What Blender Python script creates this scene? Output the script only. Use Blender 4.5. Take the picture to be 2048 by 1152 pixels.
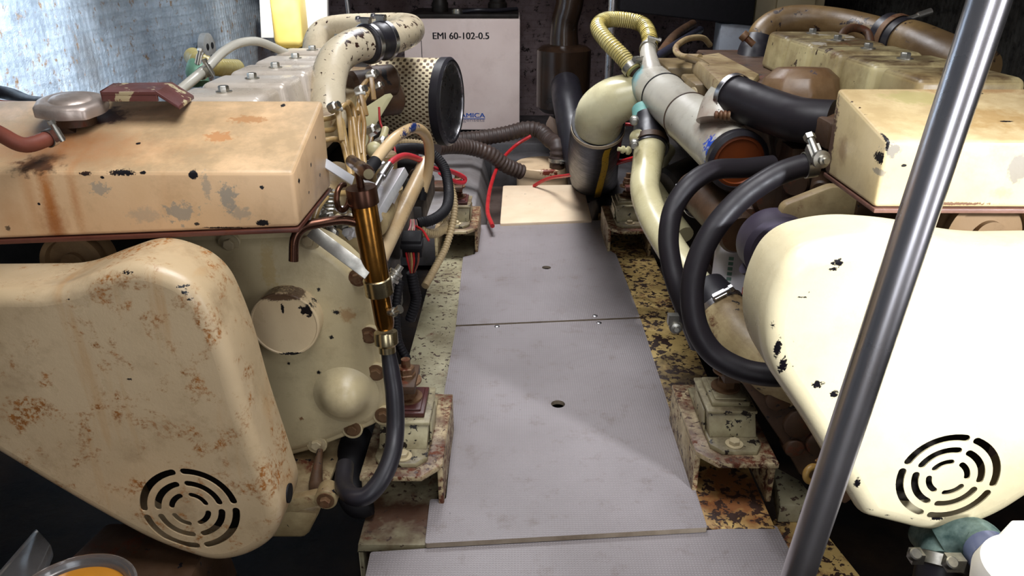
import bpy, bmesh, math, random
from mathutils import Vector, Matrix, Euler
random.seed(7)
V = Vector
PI = math.pi
SC = bpy.context.scene
COL = SC.collection
for o in list(bpy.data.objects):
    bpy.data.objects.remove(o)

# ------------------------------------------------------------------ camera
FPX = 1550.0
CAM = V((0, 0, 1.1))
cam_d = bpy.data.cameras.new('camera')
cam_d.sensor_width = 36.0
cam_d.lens = FPX / 2048 * 36.0
cam_d.clip_start = 0.02
cam = bpy.data.objects.new('camera', cam_d)
COL.objects.link(cam)
cam.location = CAM
cam.rotation_euler = Euler((math.radians(90 - 23.4), 0, math.radians(0.43)), 'XYZ')
SC.camera = cam
CR = cam.rotation_euler.to_matrix()
R_ = CR @ V((1, 0, 0)); U_ = CR @ V((0, 1, 0)); F_ = CR @ V((0, 0, -1))

def at(px, py, d=None, Y=None, z=None, x=None):
    """the place in the room seen at a pixel of the 2048x1152 frame, at a given depth / Y / height / X"""
    r = F_ + R_ * ((px - 1024) / FPX) + U_ * ((576 - py) / FPX)
    if d is not None: t = d
    elif Y is not None: t = (Y - CAM.y) / r.y
    elif z is not None: t = (z - CAM.z) / r.z
    else: t = (x - CAM.x) / r.x
    return CAM + r * t

# ------------------------------------------------------------------ light
SC.view_settings.view_transform = 'Standard'
SC.view_settings.look = 'None'
SC.view_settings.exposure = 0.0
SC.view_settings.gamma = 1.0
SC.view_settings.use_curve_mapping = False
wd = bpy.data.worlds.new('room_air'); SC.world = wd; wd.use_nodes = True
bg = wd.node_tree.nodes['Background']
bg.inputs[0].default_value = (0.80, 0.86, 1.0, 1); bg.inputs[1].default_value = 0.05

def aim(o, target):
    o.rotation_euler = (V(target) - o.location).to_track_quat('-Z', 'Y').to_euler()

def area(name, loc, target, size, power, col=(1, 1, 1), sy=None):
    l = bpy.data.lights.new(name, 'AREA'); l.energy = power; l.color = col; l.size = size
    if sy: l.shape = 'RECTANGLE'; l.size_y = sy
    o = bpy.data.objects.new(name, l); COL.objects.link(o); o.location = loc; aim(o, target); return o

def spot(name, loc, target, power, angle, blend, col=(1, 1, 1), rad=0.03):
    l = bpy.data.lights.new(name, 'SPOT'); l.energy = power; l.color = col
    l.spot_size = math.radians(angle); l.spot_blend = blend; l.shadow_soft_size = rad
    o = bpy.data.objects.new(name, l); COL.objects.link(o); o.location = loc; aim(o, target); return o

area('hatch_daylight', (0.05, 0.95, 2.3), (0.08, 1.3, 0.0), 1.1, 25, (0.97, 0.98, 1.0)).data.spread = math.radians(130)
area('rear_hatch_daylight', (-0.1, 3.2, 2.4), (0.0, 3.3, 0.0), 0.9, 36, (0.95, 0.96, 1.0)).data.spread = math.radians(110)
area('rail_streak_fill', (0.05, -1.15, 1.1), (0.0, 1.0, 0.9), 0.6, 9, (0.9, 0.94, 1.0), 1.3)  # added unseen light behind the camera for rail streaks; no doorway there
area('front_wall_fill', (0.4, -0.6, 2.4), (0.5, -1.2, 0.9), 0.6, 16, (0.92, 0.94, 1.0))  # added unseen light, brightens the front wall mirrored in the rail
area('rail_side_fill', (1.75, -0.35, 1.0), (0.4, 0.8, 0.7), 0.4, 12, (0.96, 0.96, 1.0), 1.3)  # added unseen light for the streak on the rail's right side
spot('hatch_sun_on_cover', (1.5, -0.75, 1.5), at(1985, 640, Y=1.05), 500, 24, 0.95, (0.90, 0.94, 1.0), 0.06)
spot('left_porthole_beam', (-0.75, 2.0, 2.0), at(-20, 60, x=-1.68), 900, 50, 0.9, (0.80, 0.90, 1.0), 0.05)
spot('left_rear_beam', (-0.9, 3.7, 2.2), at(400, 80, x=-1.68), 110, 70, 0.9, (0.70, 0.85, 1.0), 0.05)
spot('bottle_beam', (-0.75, 3.1, 2.5), at(590, 10, Y=4.6), 520, 24, 0.5, (1.0, 0.98, 0.92), 0.03)
spot('yellow_hose_beam', (0.25, 3.4, 2.3), at(1232, 32, d=2.6), 60, 11, 0.4, (1.0, 0.97, 0.9), 0.01)

# ------------------------------------------------------------------ materials
MATS = {}
class NT:
    def __init__(s, name):
        s.m = bpy.data.materials.new(name); s.m.use_nodes = True
        s.t = s.m.node_tree; s.b = s.t.nodes['Principled BSDF']
        s.pos = s.t.nodes.new('ShaderNodeNewGeometry').outputs['Position']
    def n(s, typ, **kw):
        nd = s.t.nodes.new(typ)
        for k, v in kw.items(): setattr(nd, k, v)
        return nd
    def link(s, a, b): s.t.links.new(a, b)
    def mapping(s, scale, loc=(0, 0, 0), src=None):
        mp = s.n('ShaderNodeMapping'); mp.inputs['Scale'].default_value = scale
        mp.inputs['Location'].default_value = loc
        s.link(src or s.pos, mp.inputs['Vector']); return mp.outputs[0]
    def noise(s, scale, detail=5, rough=0.6, vec=None, dist=0.0):
        nd = s.n('ShaderNodeTexNoise'); nd.inputs['Scale'].default_value = scale
        nd.inputs['Detail'].default_value = detail; nd.inputs['Roughness'].default_value = rough
        nd.inputs['Distortion'].default_value = dist
        s.link(vec or s.pos, nd.inputs['Vector']); return nd.outputs['Fac']
    def ramp(s, fac, lo, hi, v0=0.0, v1=1.0):
        r = s.n('ShaderNodeMapRange'); r.inputs[1].default_value = lo; r.inputs[2].default_value = hi
        r.inputs[3].default_value = v0; r.inputs[4].default_value = v1; r.clamp = True
        s.link(fac, r.inputs[0]); return r.outputs[0]
    def math(s, op, a, b=None):
        m = s.n('ShaderNodeMath'); m.operation = op
        for i, v in enumerate((a, b)):
            if v is None: continue
            if isinstance(v, (int, float)): m.inputs[i].default_value = v
            else: s.link(v, m.inputs[i])
        return m.outputs[0]
    def mix(s, fac, a, b):
        m = s.n('ShaderNodeMix'); m.data_type = 'RGBA'
        if isinstance(fac, (int, float)): m.inputs[0].default_value = fac
        else: s.link(fac, m.inputs[0])
        for i, v in ((6, a), (7, b)):
            if isinstance(v, tuple): m.inputs[i].default_value = (*v[:3], 1)
            else: s.link(v, m.inputs[i])
        return m.outputs[2]
    def bump(s, h, strength, dist=0.002):
        b = s.n('ShaderNodeBump'); b.inputs['Strength'].default_value = strength
        b.inputs['Distance'].default_value = dist; s.link(h, b.inputs['Height'])
        s.link(b.outputs[0], s.b.inputs['Normal'])

def srgb(r, g, b):
    f = lambda c: (c / 255 / 12.92) if c / 255 <= 0.04045 else ((c / 255 + 0.055) / 1.055) ** 2.4
    return (f(r), f(g), f(b))

BLACK = (0.006, 0.005, 0.007)
RUST = srgb(110, 52, 22)

def paint(name, base, base2=None, chip=0.0, chip_col=BLACK, chip_scale=26, rust=0.0, rust_col=RUST,
          grime=0.25, grime_col=None, rough=0.38, metal=0.0, spots=(), streak=0.0, bump=0.25, coat=0.0, spec=0.5, top_dirt_shade=None, rust_scale=7):
    """aged paint: broad tone changes, grime, rust bloom, flaked chips, and marks of their own at given places"""
    g = NT(name)
    base2 = base2 or tuple(c * 0.78 for c in base)
    c = g.mix(g.ramp(g.noise(3.2, 4), 0.35, 0.65), base, base2)
    grime_col = grime_col or tuple(k * v for k, v in zip(base, (0.34, 0.27, 0.20)))
    if grime: c = g.mix(g.ramp(g.noise(9, 8, 0.7), 0.54 - 0.12 * grime, 0.74, 0, min(1, grime * 1.6)), c, grime_col)
    if streak:
        vec = g.mapping((22, 6, 2.2))
        c = g.mix(g.ramp(g.noise(1.0, 4, 0.6, vec), 0.56, 0.74, 0, streak), c, tuple(k * v for k, v in zip(base, (0.80, 0.52, 0.26))))
    rr = None
    if top_dirt_shade:   # tone on what faces up: dirt, and painted shade on the tanks
        sx = g.n('ShaderNodeSeparateXYZ'); nn = g.n('ShaderNodeNewGeometry'); g.link(nn.outputs['True Normal'], sx.inputs[0])
        up = g.ramp(sx.outputs[2], 0.35, 0.8)
        k = g.math('MULTIPLY', up, g.ramp(g.noise(13, 7, 0.7), 0.36, 0.60, 0.15, top_dirt_shade[1]))
        c = g.mix(k, c, top_dirt_shade[0])
    if rust:
        f = g.ramp(g.noise(rust_scale, 10, 0.72, dist=0.4), 0.70 - 0.32 * rust, 0.76 - 0.28 * rust)
        f2 = g.ramp(g.noise(rust_scale * 9, 6, 0.7), 0.44, 0.56)
        f = g.math('MULTIPLY', f, f2)
        rc = g.mix(g.noise(45, 5), rust_col, tuple(k * 0.25 for k in rust_col))
        c = g.mix(f, c, rc); rr = f
    for s in spots:
        cen, size, col = s[0], s[1], s[2]; st = s[3] if len(s) > 3 else 1.0; soft = s[4] if len(s) > 4 else 0.12
        wob = s[5] if len(s) > 5 else 0.9
        nsc = 1.3 / max(0.004, min(size))
        sub = g.n('ShaderNodeVectorMath', operation='SUBTRACT'); g.link(g.pos, sub.inputs[0]); sub.inputs[1].default_value = cen
        dv = g.n('ShaderNodeVectorMath', operation='DIVIDE'); g.link(sub.outputs[0], dv.inputs[0]); dv.inputs[1].default_value = size
        ln = g.n('ShaderNodeVectorMath', operation='LENGTH'); g.link(dv.outputs[0], ln.inputs[0])
        nz = g.math('MULTIPLY', g.math('SUBTRACT', g.noise(nsc, 3, 0.65), 0.5), 2.0 * wob)
        dd = g.math('ADD', ln.outputs['Value'], nz)
        c = g.mix(g.ramp(dd, 1.0 + soft, 1.0 - soft, 0, st), c, col)
    cf = None
    if chip:
        big = g.ramp(g.noise(2.6, 3), 0.45, 0.7)
        th = 0.735 - 0.20 * chip
        nz = g.math('ADD', g.noise(chip_scale, 6, 0.62, dist=0.3), g.math('MULTIPLY', big, 0.07))
        cf = g.ramp(nz, th, th + 0.012)
        c = g.mix(cf, c, chip_col)
    g.link(c, g.b.inputs['Base Color'])
    ro = g.ramp(g.noise(14, 6), 0.3, 0.7, rough * 0.8, min(1, rough * 1.35))
    if rr is not None: ro = g.math('MAXIMUM', ro, g.math('MULTIPLY', rr, 0.8))
    g.link(ro, g.b.inputs['Roughness'])
    g.b.inputs['Metallic'].default_value = metal
    g.b.inputs['Specular IOR Level'].default_value = spec
    if coat: g.b.inputs['Coat Weight'].default_value = coat
    if bump:
        h = g.noise(38, 6, 0.65)
        if cf is not None: h = g.math('SUBTRACT', h, cf)
        g.bump(h, bump, 0.0025)
    MATS[name] = g.m
    return g.m

def simple(name, col, rough=0.5, metal=0.0, var=0.2, scale=12, bump=0.15, spec=0.5, col2=None, trans=0.0, sss=0.0, alpha=1.0, stretch=(1, 1, 1)):
    g = NT(name)
    vec = g.mapping(stretch) if stretch != (1, 1, 1) else None
    n = g.noise(scale, 6, 0.6, vec)
    c = g.mix(g.ramp(n, 0.35, 0.68), col, col2 or tuple(k * (1 - var) for k in col))
    g.link(c, g.b.inputs['Base Color'])
    g.link(g.ramp(n, 0.3, 0.7, rough * 0.8, min(1, rough * 1.3)), g.b.inputs['Roughness'])
    g.b.inputs['Metallic'].default_value = metal
    g.b.inputs['Specular IOR Level'].default_value = spec
    g.b.inputs['Transmission Weight'].default_value = trans
    g.b.inputs['Alpha'].default_value = alpha
    if sss:
        g.b.inputs['Subsurface Weight'].default_value = sss
        g.b.inputs['Subsurface Radius'].default_value = (0.05, 0.04, 0.01)
    if bump: g.bump(n, bump, 0.002)
    MATS[name] = g.m
    return g.m

CREAM = srgb(226, 208, 172)
CREAM2 = srgb(206, 184, 146)
OLIVE = srgb(196, 190, 160)
GREYPRIMER = srgb(150, 142, 128)
m_steel = simple('stainless_steel', (0.62, 0.61, 0.63), 0.28, 1.0, 0.25, 30, 0.05)
m_zinc = simple('zinc_plated_steel', (0.60, 0.58, 0.52), 0.36, 1.0, 0.5, 40, 0.2)
m_bright = simple('bright_aluminium', (0.80, 0.80, 0.83), 0.38, 0.55, 0.2, 30, 0.1)
m_bolt = paint('painted_bolt', srgb(196, 180, 145), rust=0.25, grime=0.5, rough=0.4)
m_oldbolt = paint('rusty_bolt', srgb(120, 90, 62), rust=0.6, grime=0.6, rough=0.55, metal=0.3)
m_rubber = simple('black_rubber', (0.018, 0.016, 0.021), 0.38, 0, 0.4, 30, 0.15, 0.5)
m_hose = simple('black_coolant_hose', (0.016, 0.013, 0.016), 0.42, 0, 0.3, 22, 0.08, 0.28)
m_dark = simple('dark_oily_metal', (0.020, 0.015, 0.012), 0.5, 0.3, 0.6, 14, 0.4, 0.4)
m_brown = paint('brown_grimy_casting', srgb(88, 62, 40), base2=srgb(50, 36, 26), chip=0.4, rust=0.5, grime=0.8, rough=0.5, bump=0.5)
m_olive = paint('olive_cream_paint', srgb(198, 192, 152), base2=srgb(176, 168, 128), chip=0.16, grime=0.4, rough=0.34)
m_creamdirty = paint('dirty_cream_paint', srgb(190, 172, 130), base2=srgb(150, 130, 92), chip=0.3, rust=0.45, grime=0.9, rough=0.45, bump=0.4, top_dirt_shade=(srgb(96, 70, 44), .6))
m_black = simple('matt_black', (0.008, 0.007, 0.009), 0.6, 0, 0.3, 20, 0.1, 0.3)
m_red = simple('red_cable', srgb(172, 30, 34), 0.4, 0, 0.25, 15, 0)
m_white = simple('white_paint', srgb(236, 232, 226), 0.45, 0, 0.05, 6, 0.05)

# ------------------------------------------------------------------ geometry helpers
class G:
    def __init__(s): s.v = []; s.f = []; s.mi = []
    def add(s, vs, fs, mi=0):
        n = len(s.v); s.v += [V(p) for p in vs]; s.f += [tuple(i + n for i in f) for f in fs]; s.mi += [mi] * len(fs); return s
    def hexa(s, c, mi=0):
        """8 corners: 0-3 bottom loop, 4-7 top loop"""
        return s.add(c, [(3, 2, 1, 0), (4, 5, 6, 7), (0, 1, 5, 4), (1, 2, 6, 5), (2, 3, 7, 6), (3, 0, 4, 7)], mi)
    def box(s, a, b, mi=0):
        x0, x1 = sorted((a[0], b[0])); y0, y1 = sorted((a[1], b[1])); z0, z1 = sorted((a[2], b[2]))
        return s.hexa([(x0, y0, z0), (x1, y0, z0), (x1, y1, z0), (x0, y1, z0), (x0, y0, z1), (x1, y0, z1), (x1, y1, z1), (x0, y1, z1)], mi)
    def obox(s, c, ax, ay, az, mi=0):
        """box round centre c with three half-axis vectors"""
        c, ax, ay, az = V(c), V(ax), V(ay), V(az)
        return s.hexa([c - ax - ay - az, c + ax - ay - az, c + ax + ay - az, c - ax + ay - az,
                       c - ax - ay + az, c + ax - ay + az, c + ax + ay + az, c - ax + ay + az], mi)
    def bar(s, p0, p1, w, t, up=(0, 0, 1), mi=0):
        p0, p1 = V(p0), V(p1); d = (p1 - p0); n = d.normalized(); u = V(up); u = (u - n * u.dot(n)).normalized(); r = n.cross(u)
        return s.obox((p0 + p1) / 2, d / 2, r * w / 2, u * t / 2, mi)
    def prism(s, poly, ext, mi=0):
        poly = [V(p) for p in poly]; e = V(ext); n = len(poly)
        return s.add(poly + [p + e for p in poly], [tuple(reversed(range(n))), tuple(range(n, 2 * n))] +
                     [(i, (i + 1) % n, n + (i + 1) % n, n + i) for i in range(n)], mi)
    def tube(s, pts, r, seg=16, caps=True, rib=None, sub=8, mi=0, straight=False, flat=1.0):
        """swept tube through pts (smoothed); r number or list; rib=(pitch, depth) makes corrugations"""
        pts = [V(p) for p in pts]
        rs = list(r) if isinstance(r, (list, tuple)) else [r] * len(pts)
        P, Rr = [], []
        if straight or len(pts) < 3:
            for i in range(len(pts) - 1):
                k = 1
                for j in range(k): t = j / k; P.append(pts[i].lerp(pts[i + 1], t)); Rr.append(rs[i] * (1 - t) + rs[i + 1] * t)
            P.append(pts[-1]); Rr.append(rs[-1])
        else:
            q = [pts[0] * 2 - pts[1]] + pts + [pts[-1] * 2 - pts[-2]]
            for i in range(1, len(q) - 2):
                a, b, c, d = q[i - 1], q[i], q[i + 1], q[i + 2]
                for j in range(sub):
                    t = j / sub
                    P.append(0.5 * ((2 * b) + (c - a) * t + (2 * a - 5 * b + 4 * c - d) * t * t + (3 * b - a - 3 * c + d) * t ** 3))
                    Rr.append(rs[i - 1] * (1 - t) + rs[i] * t)
            P.append(pts[-1]); Rr.append(rs[-1])
        if rib:
            L = [0]
            for i in range(1, len(P)): L.append(L[-1] + (P[i] - P[i - 1]).length)
            step = rib[0] / 4; n = max(4, int(L[-1] / step)); P2, R2 = [], []
            j = 0
            for k in range(n + 1):
                t = L[-1] * k / n
                while j < len(L) - 2 and L[j + 1] < t: j += 1
                u = (t - L[j]) / max(1e-9, L[j + 1] - L[j])
                P2.append(P[j].lerp(P[j + 1], u)); R2.append((Rr[j] * (1 - u) + Rr[j + 1] * u) + (rib[1] if k % 4 in (1, 2) else 0))
            P, Rr = P2, R2
        n = len(P); rings = []
        tan = [(P[min(i + 1, n - 1)] - P[max(i - 1, 0)]).normalized() for i in range(n)]
        u = tan[0].orthogonal().normalized(); vs = []
        for i in range(n):
            u = (u - tan[i] * u.dot(tan[i])).normalized(); w = tan[i].cross(u)
            for k in range(seg):
                a = 2 * PI * k / seg
                vs.append(P[i] + u * (math.cos(a) * Rr[i]) + w * (math.sin(a) * Rr[i] * flat))
        fs = [(i * seg + k, i * seg + (k + 1) % seg, (i + 1) * seg + (k + 1) % seg, (i + 1) * seg + k) for i in range(n - 1) for k in range(seg)]
        if caps: fs += [tuple(reversed(range(seg))), tuple((n - 1) * seg + k for k in range(seg))]
        return s.add(vs, fs, mi)
    def lathe(s, p0, axis, prof, seg=32, mi=0, close=True):
        """profile [(r, h)...] turned about axis through p0"""
        p0 = V(p0); a = V(axis).normalized(); u = a.orthogonal().normalized(); w = a.cross(u)
        n = len(prof); vs = []
        for (r, h) in prof:
            for k in range(seg):
                t = 2 * PI * k / seg + PI / seg
                vs.append(p0 + a * h + (u * math.cos(t) + w * math.sin(t)) * max(r, 1e-5))
        fs = [(i * seg + k, i * seg + (k + 1) % seg, (i + 1) * seg + (k + 1) % seg, (i + 1) * seg + k) for i in range(n - 1) for k in range(seg)]
        if close: fs += [tuple(reversed(range(seg))), tuple((n - 1) * seg + k for k in range(seg))]
        return s.add(vs, fs, mi)
    def cyl(s, p0, p1, r, seg=24, mi=0, r2=None, ch=0.0):
        p0, p1 = V(p0), V(p1); L = (p1 - p0).length; r2 = r if r2 is None else r2
        pr = [(r, 0), (r2, L)] if not ch else [(r - ch, 0), (r, ch), (r2, L - ch), (r2 - ch, L)]
        return s.lathe(p0, p1 - p0, pr, seg, mi)
    def ring(s, c, axis, R, r, seg=32, rs=8, mi=0, a0=0, a1=2 * PI):
        a = V(axis).normalized(); u = a.orthogonal().normalized(); w = a.cross(u)
        n = seg; closed = abs(a1 - a0 - 2 * PI) < 1e-6; vs = []
        m = n if closed else n + 1
        for i in range(m):
            t = a0 + (a1 - a0) * i / n; d = u * math.cos(t) + w * math.sin(t)
            for k in range(rs):
                b = 2 * PI * k / rs
                vs.append(V(c) + d * (R + r * math.cos(b)) + a * (r * math.sin(b)))
        fs = [(i * rs + k, ((i + 1) % m) * rs + k, ((i + 1) % m) * rs + (k + 1) % rs, i * rs + (k + 1) % rs) for i in range(n if closed else n) for k in range(rs)]
        return s.add(vs, fs, mi)
    def sphere(s, c, r, seg=20, rings=12, mi=0, sq=(1, 1, 1), half=False):
        c = V(c); vs = []; m = rings
        for i in range(m + 1):
            ph = (PI / 2 if half else PI) * i / m
            for k in range(seg):
                t = 2 * PI * k / seg
                vs.append(c + V((r * sq[0] * math.sin(ph) * math.cos(t), r * sq[1] * math.sin(ph) * math.sin(t), r * sq[2] * math.cos(ph))))
        fs = [(i * seg + k, (i + 1) * seg + k, (i + 1) * seg + (k + 1) % seg, i * seg + (k + 1) % seg) for i in range(m) for k in range(seg)]
        return s.add(vs, fs, mi)
    def hexbolt(s, p, axis, r, h=None, washer=True, stud=0.0, mi=0):
        h = h or r * 0.9; a = V(axis).normalized(); p = V(p)
        if washer: s.lathe(p, a, [(r * 1.55, 0), (r * 1.55, r * 0.22)], 24, mi); p = p + a * r * 0.22
        s.lathe(p, a, [(r, 0), (r, h * 0.85), (r * 0.86, h)], 6, mi)
        if stud: s.lathe(p + a * h, a, [(r * 0.5, 0), (r * 0.5, stud)], 12, mi)
        return s

def finish(me, bevel, ang, seg=2):
    bm = bmesh.new(); bm.from_mesh(me)
    bmesh.ops.remove_doubles(bm, verts=bm.verts, dist=1e-6)
    bmesh.ops.recalc_face_normals(bm, faces=bm.faces)
    if bevel:
        es = [e for e in bm.edges if len(e.link_faces) == 2 and e.calc_face_angle(0) > math.radians(30)]
        bmesh.ops.bevel(bm, geom=es, offset=bevel, segments=seg, affect='EDGES', profile=0.5, clamp_overlap=True)
    bm.to_mesh(me); bm.free()
    for p in me.polygons: p.use_smooth = True
    me.set_sharp_from_angle(angle=math.radians(ang))

ORG = {}
def mk(name, g, mat, parent=None, bevel=0.0, ang=38, label=None, cat=None, group=None, kind=None, base=None, seg=2):
    me = bpy.data.meshes.new(name)
    if parent is not None: org = ORG[parent.name]
    elif base is not None: org = V(base)
    else:
        xs = [p.x for p in g.v]; ys = [p.y for p in g.v]; zs = [p.z for p in g.v]
        org = V(((min(xs) + max(xs)) / 2, (min(ys) + max(ys)) / 2, min(zs)))
    me.from_pydata([p - org for p in g.v], [], g.f)
    for m in (mat if isinstance(mat, (list, tuple)) else [mat]): me.materials.append(m)
    for p, i in zip(me.polygons, g.mi): p.material_index = i
    me.validate(); finish(me, bevel, ang, seg)
    o = bpy.data.objects.new(name, me); COL.objects.link(o)
    if parent is not None: o.parent = parent
    else: o.location = org
    ORG[o.name] = org
    if label: o['label'] = label
    if cat: o['category'] = cat
    if group: o['group'] = group
    if kind: o['kind'] = kind
    return o

def thing(name, label, cat, loc, group=None):
    o = bpy.data.objects.new(name, None); COL.objects.link(o); o.location = loc; o.empty_display_size = 0.05
    o['label'] = label; o['category'] = cat
    if group: o['group'] = group
    ORG[o.name] = V(loc); return o

def struct(name, g, mat, bevel=0.0, ang=38): return mk(name, g, mat, None, bevel, ang, kind='structure')

def copy_tree(o, loc, label, parent=None):
    c = o.copy(); COL.objects.link(c)
    if parent is None: c.location = loc; c['label'] = label
    else: c.parent = parent
    for ch in o.children: copy_tree(ch, None, None, c)
    return c

def curve_mesh(splines, depth):
    """flat filled outline with holes (2D), thickness depth -> (verts, faces) in XY, z 0..depth"""
    cu = bpy.data.curves.new('outline', 'CURVE'); cu.dimensions = '2D'; cu.fill_mode = 'BOTH'; cu.extrude = depth / 2
    for pts in splines:
        sp = cu.splines.new('POLY'); sp.points.add(len(pts) - 1); sp.use_cyclic_u = True
        for p, q in zip(sp.points, pts): p.co = (q[0], q[1], 0, 1)
    o = bpy.data.objects.new('outline', cu); COL.objects.link(o)
    dg = bpy.context.evaluated_depsgraph_get(); dg.update()
    me = bpy.data.meshes.new_from_object(o.evaluated_get(dg))
    vs = [v.co + V((0, 0, depth / 2)) for v in me.vertices]; fs = [tuple(p.vertices) for p in me.polygons]
    bpy.data.objects.remove(o); bpy.data.curves.remove(cu); bpy.data.meshes.remove(me)
    return vs, fs

def text_mesh(g, body, p0, xdir, ydir, height, mi=0, width=None, bold=0.0, depth=0.0008):
    p0 = V(p0)
    for k in (-1, 0, 1): text_one(g, body, p0 + V(xdir).normalized() * (k * bold * height) + V(xdir).cross(V(ydir)).normalized() * (0.0001 * k), xdir, ydir, height, mi, width, depth)

def text_one(g, body, p0, xdir, ydir, height, mi, width, depth):
    """flat raised lettering lying in the plane xdir, ydir with its lower left at p0"""
    cu = bpy.data.curves.new('lettering', 'FONT'); cu.body = body; cu.size = 1; cu.extrude = 0.0; cu.resolution_u = 6
    o = bpy.data.objects.new('lettering', cu); COL.objects.link(o)
    dg = bpy.context.evaluated_depsgraph_get(); dg.update()
    me = bpy.data.meshes.new_from_object(o.evaluated_get(dg))
    X = V(xdir).normalized(); Yd = V(ydir).normalized(); N = X.cross(Yd)
    x0 = min(v.co.x for v in me.vertices); x1 = max(v.co.x for v in me.vertices); y1 = max(v.co.y for v in me.vertices)
    sy = height / y1; sx = (width / (x1 - x0)) if width else sy
    g.add([V(p0) + X * ((v.co.x - x0) * sx) + Yd * (v.co.y * sy) + N * depth for v in me.vertices],
          [tuple(p.vertices) for p in me.polygons], mi)
    bpy.data.objects.remove(o); bpy.data.curves.remove(cu); bpy.data.meshes.remove(me)

def smooth_loop(pts, n=8):
    out = []; m = len(pts)
    for i in range(m):
        a, b, c, d = [V(pts[(i + k) % m]) for k in (-1, 0, 1, 2)]
        for j in range(n):
            t = j / n
            out.append(0.5 * ((2 * b) + (c - a) * t + (2 * a - 5 * b + 4 * c - d) * t * t + (3 * b - a - 3 * c + d) * t ** 3))
    return out

def round_poly(pts, rad, n=6):
    """2D polygon with corner radii (rad one number or one per corner)"""
    out = []; m = len(pts)
    for i in range(m):
        p = V(pts[i]); a = V(pts[i - 1]); b = V(pts[(i + 1) % m]); r = rad[i] if isinstance(rad, (list, tuple)) else rad
        d1 = (a - p); d2 = (b - p); r = min(r, d1.length * 0.49, d2.length * 0.49)
        if r < 1e-5: out.append(p); continue
        s0 = p + d1.normalized() * r; s1 = p + d2.normalized() * r
        for j in range(n + 1):
            t = j / n; out.append(s0 * (1 - t) ** 2 + p * 2 * t * (1 - t) + s1 * t * t)
    return out

def inset(pts, d):
    """inward offset of a 2D loop (d > 0 shrinks)"""
    m = len(pts); A = sum(pts[i].x * pts[(i + 1) % m].y - pts[(i + 1) % m].x * pts[i].y for i in range(m)); sg = 1 if A > 0 else -1
    out = []
    for i in range(m):
        t = (pts[(i + 1) % m] - pts[i - 1]); t.normalize(); out.append(pts[i] + V((-t.y, t.x)) * d * sg)
    return out

def hose_clamp(name, parent, c, axis, r, width=0.012, side=(0, -1, 0), mat=None, screw=True, scale=1.0):
    """band round a hose with its screw housing"""
    a = V(axis).normalized(); g = G(); c = V(c)
    g.lathe(c - a * width / 2, a, [(r, 0), (r + 0.0018, 0.0006), (r + 0.0018, width - 0.0006), (r, width)], 36, close=False)
    if screw:
        s = V(side); s = (s - a * s.dot(a)).normalized(); t = a.cross(s)
        q = c + s * (r + 0.005 * scale)
        g.obox(q, a * width * 0.5, t * 0.010 * scale, s * 0.0045 * scale)
        g.cyl(q + s * 0.003 * scale - t * 0.017 * scale, q + s * 0.003 * scale + t * 0.012 * scale, 0.0042 * scale, 14)
        g.lathe(q + s * 0.003 * scale - t * 0.023 * scale, t, [(0.0062 * scale, 0), (0.0062 * scale, 0.006 * scale)], 6)
    return mk(name, g, mat or m_zinc, parent, 0.0)

# ------------------------------------------------------------------ setting
def foil(name, base, dark, speck, metal, rough, grid=60, speck_col=BLACK, st=0.5):
    g = NT(name)
    n = g.noise(5, 8, 0.7); s_ = g.ramp(g.noise(24, 8, 0.75), 0.60 - 0.15 * speck, 0.66 - 0.10 * speck)
    c = g.mix(g.ramp(n, 0.3, 0.7), base, dark)
    sp = g.n('ShaderNodeSeparateXYZ'); g.link(g.pos, sp.inputs[0])
    nd = g.math('MULTIPLY', g.noise(11, 2), 2.2)
    ww = g.math('SINE', g.math('ADD', g.math('MULTIPLY', sp.outputs[2], grid * 2.2), nd))
    w2 = g.math('SINE', g.math('MULTIPLY', g.math('ADD', sp.outputs[1], sp.outputs[0]), grid * 2.6))
    h = g.math('ADD', g.math('MULTIPLY', ww, 0.16), g.math('MULTIPLY', w2, 0.30))
    h = g.math('ADD', h, g.math('MULTIPLY', g.noise(60, 6, 0.8), 2.6))
    c = g.mix(g.ramp(g.noise(1.5, 4, 0.6), 0.50, 0.62, 0, 0.75), c, tuple(k * v for k, v in zip(dark, (0.75, 0.62, 0.52))))
    lines = g.ramp(g.math('ADD', ww, g.math('MULTIPLY', g.noise(30, 4), 0.8)), 1.05, 1.5, 0, 0.45)
    c = g.mix(lines, c, dark)
    c = g.mix(s_, c, speck_col)
    g.link(c, g.b.inputs['Base Color'])
    g.b.inputs['Metallic'].default_value = metal
    g.link(g.ramp(g.noise(18, 5), 0.3, 0.7, rough * 0.8, rough * 1.3), g.b.inputs['Roughness'])
    g.bump(h, st, 0.004)
    return g.m
m_foil = foil('foil_insulation', srgb(186, 196, 206), srgb(122, 132, 142), 0.22, 0.35, 0.36, 60, srgb(134, 104, 72), 1.0)
m_foil_back = foil('speckled_foil_insulation', srgb(186, 166, 166), srgb(124, 104, 104), 0.34, 0.25, 0.42, 60, srgb(30, 20, 20), 0.8)
m_foil_right = foil('dirty_foil_insulation', srgb(82, 80, 74), srgb(46, 44, 40), 0.7, 0.3, 0.5, 60, srgb(18, 15, 12), 0.8)

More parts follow.
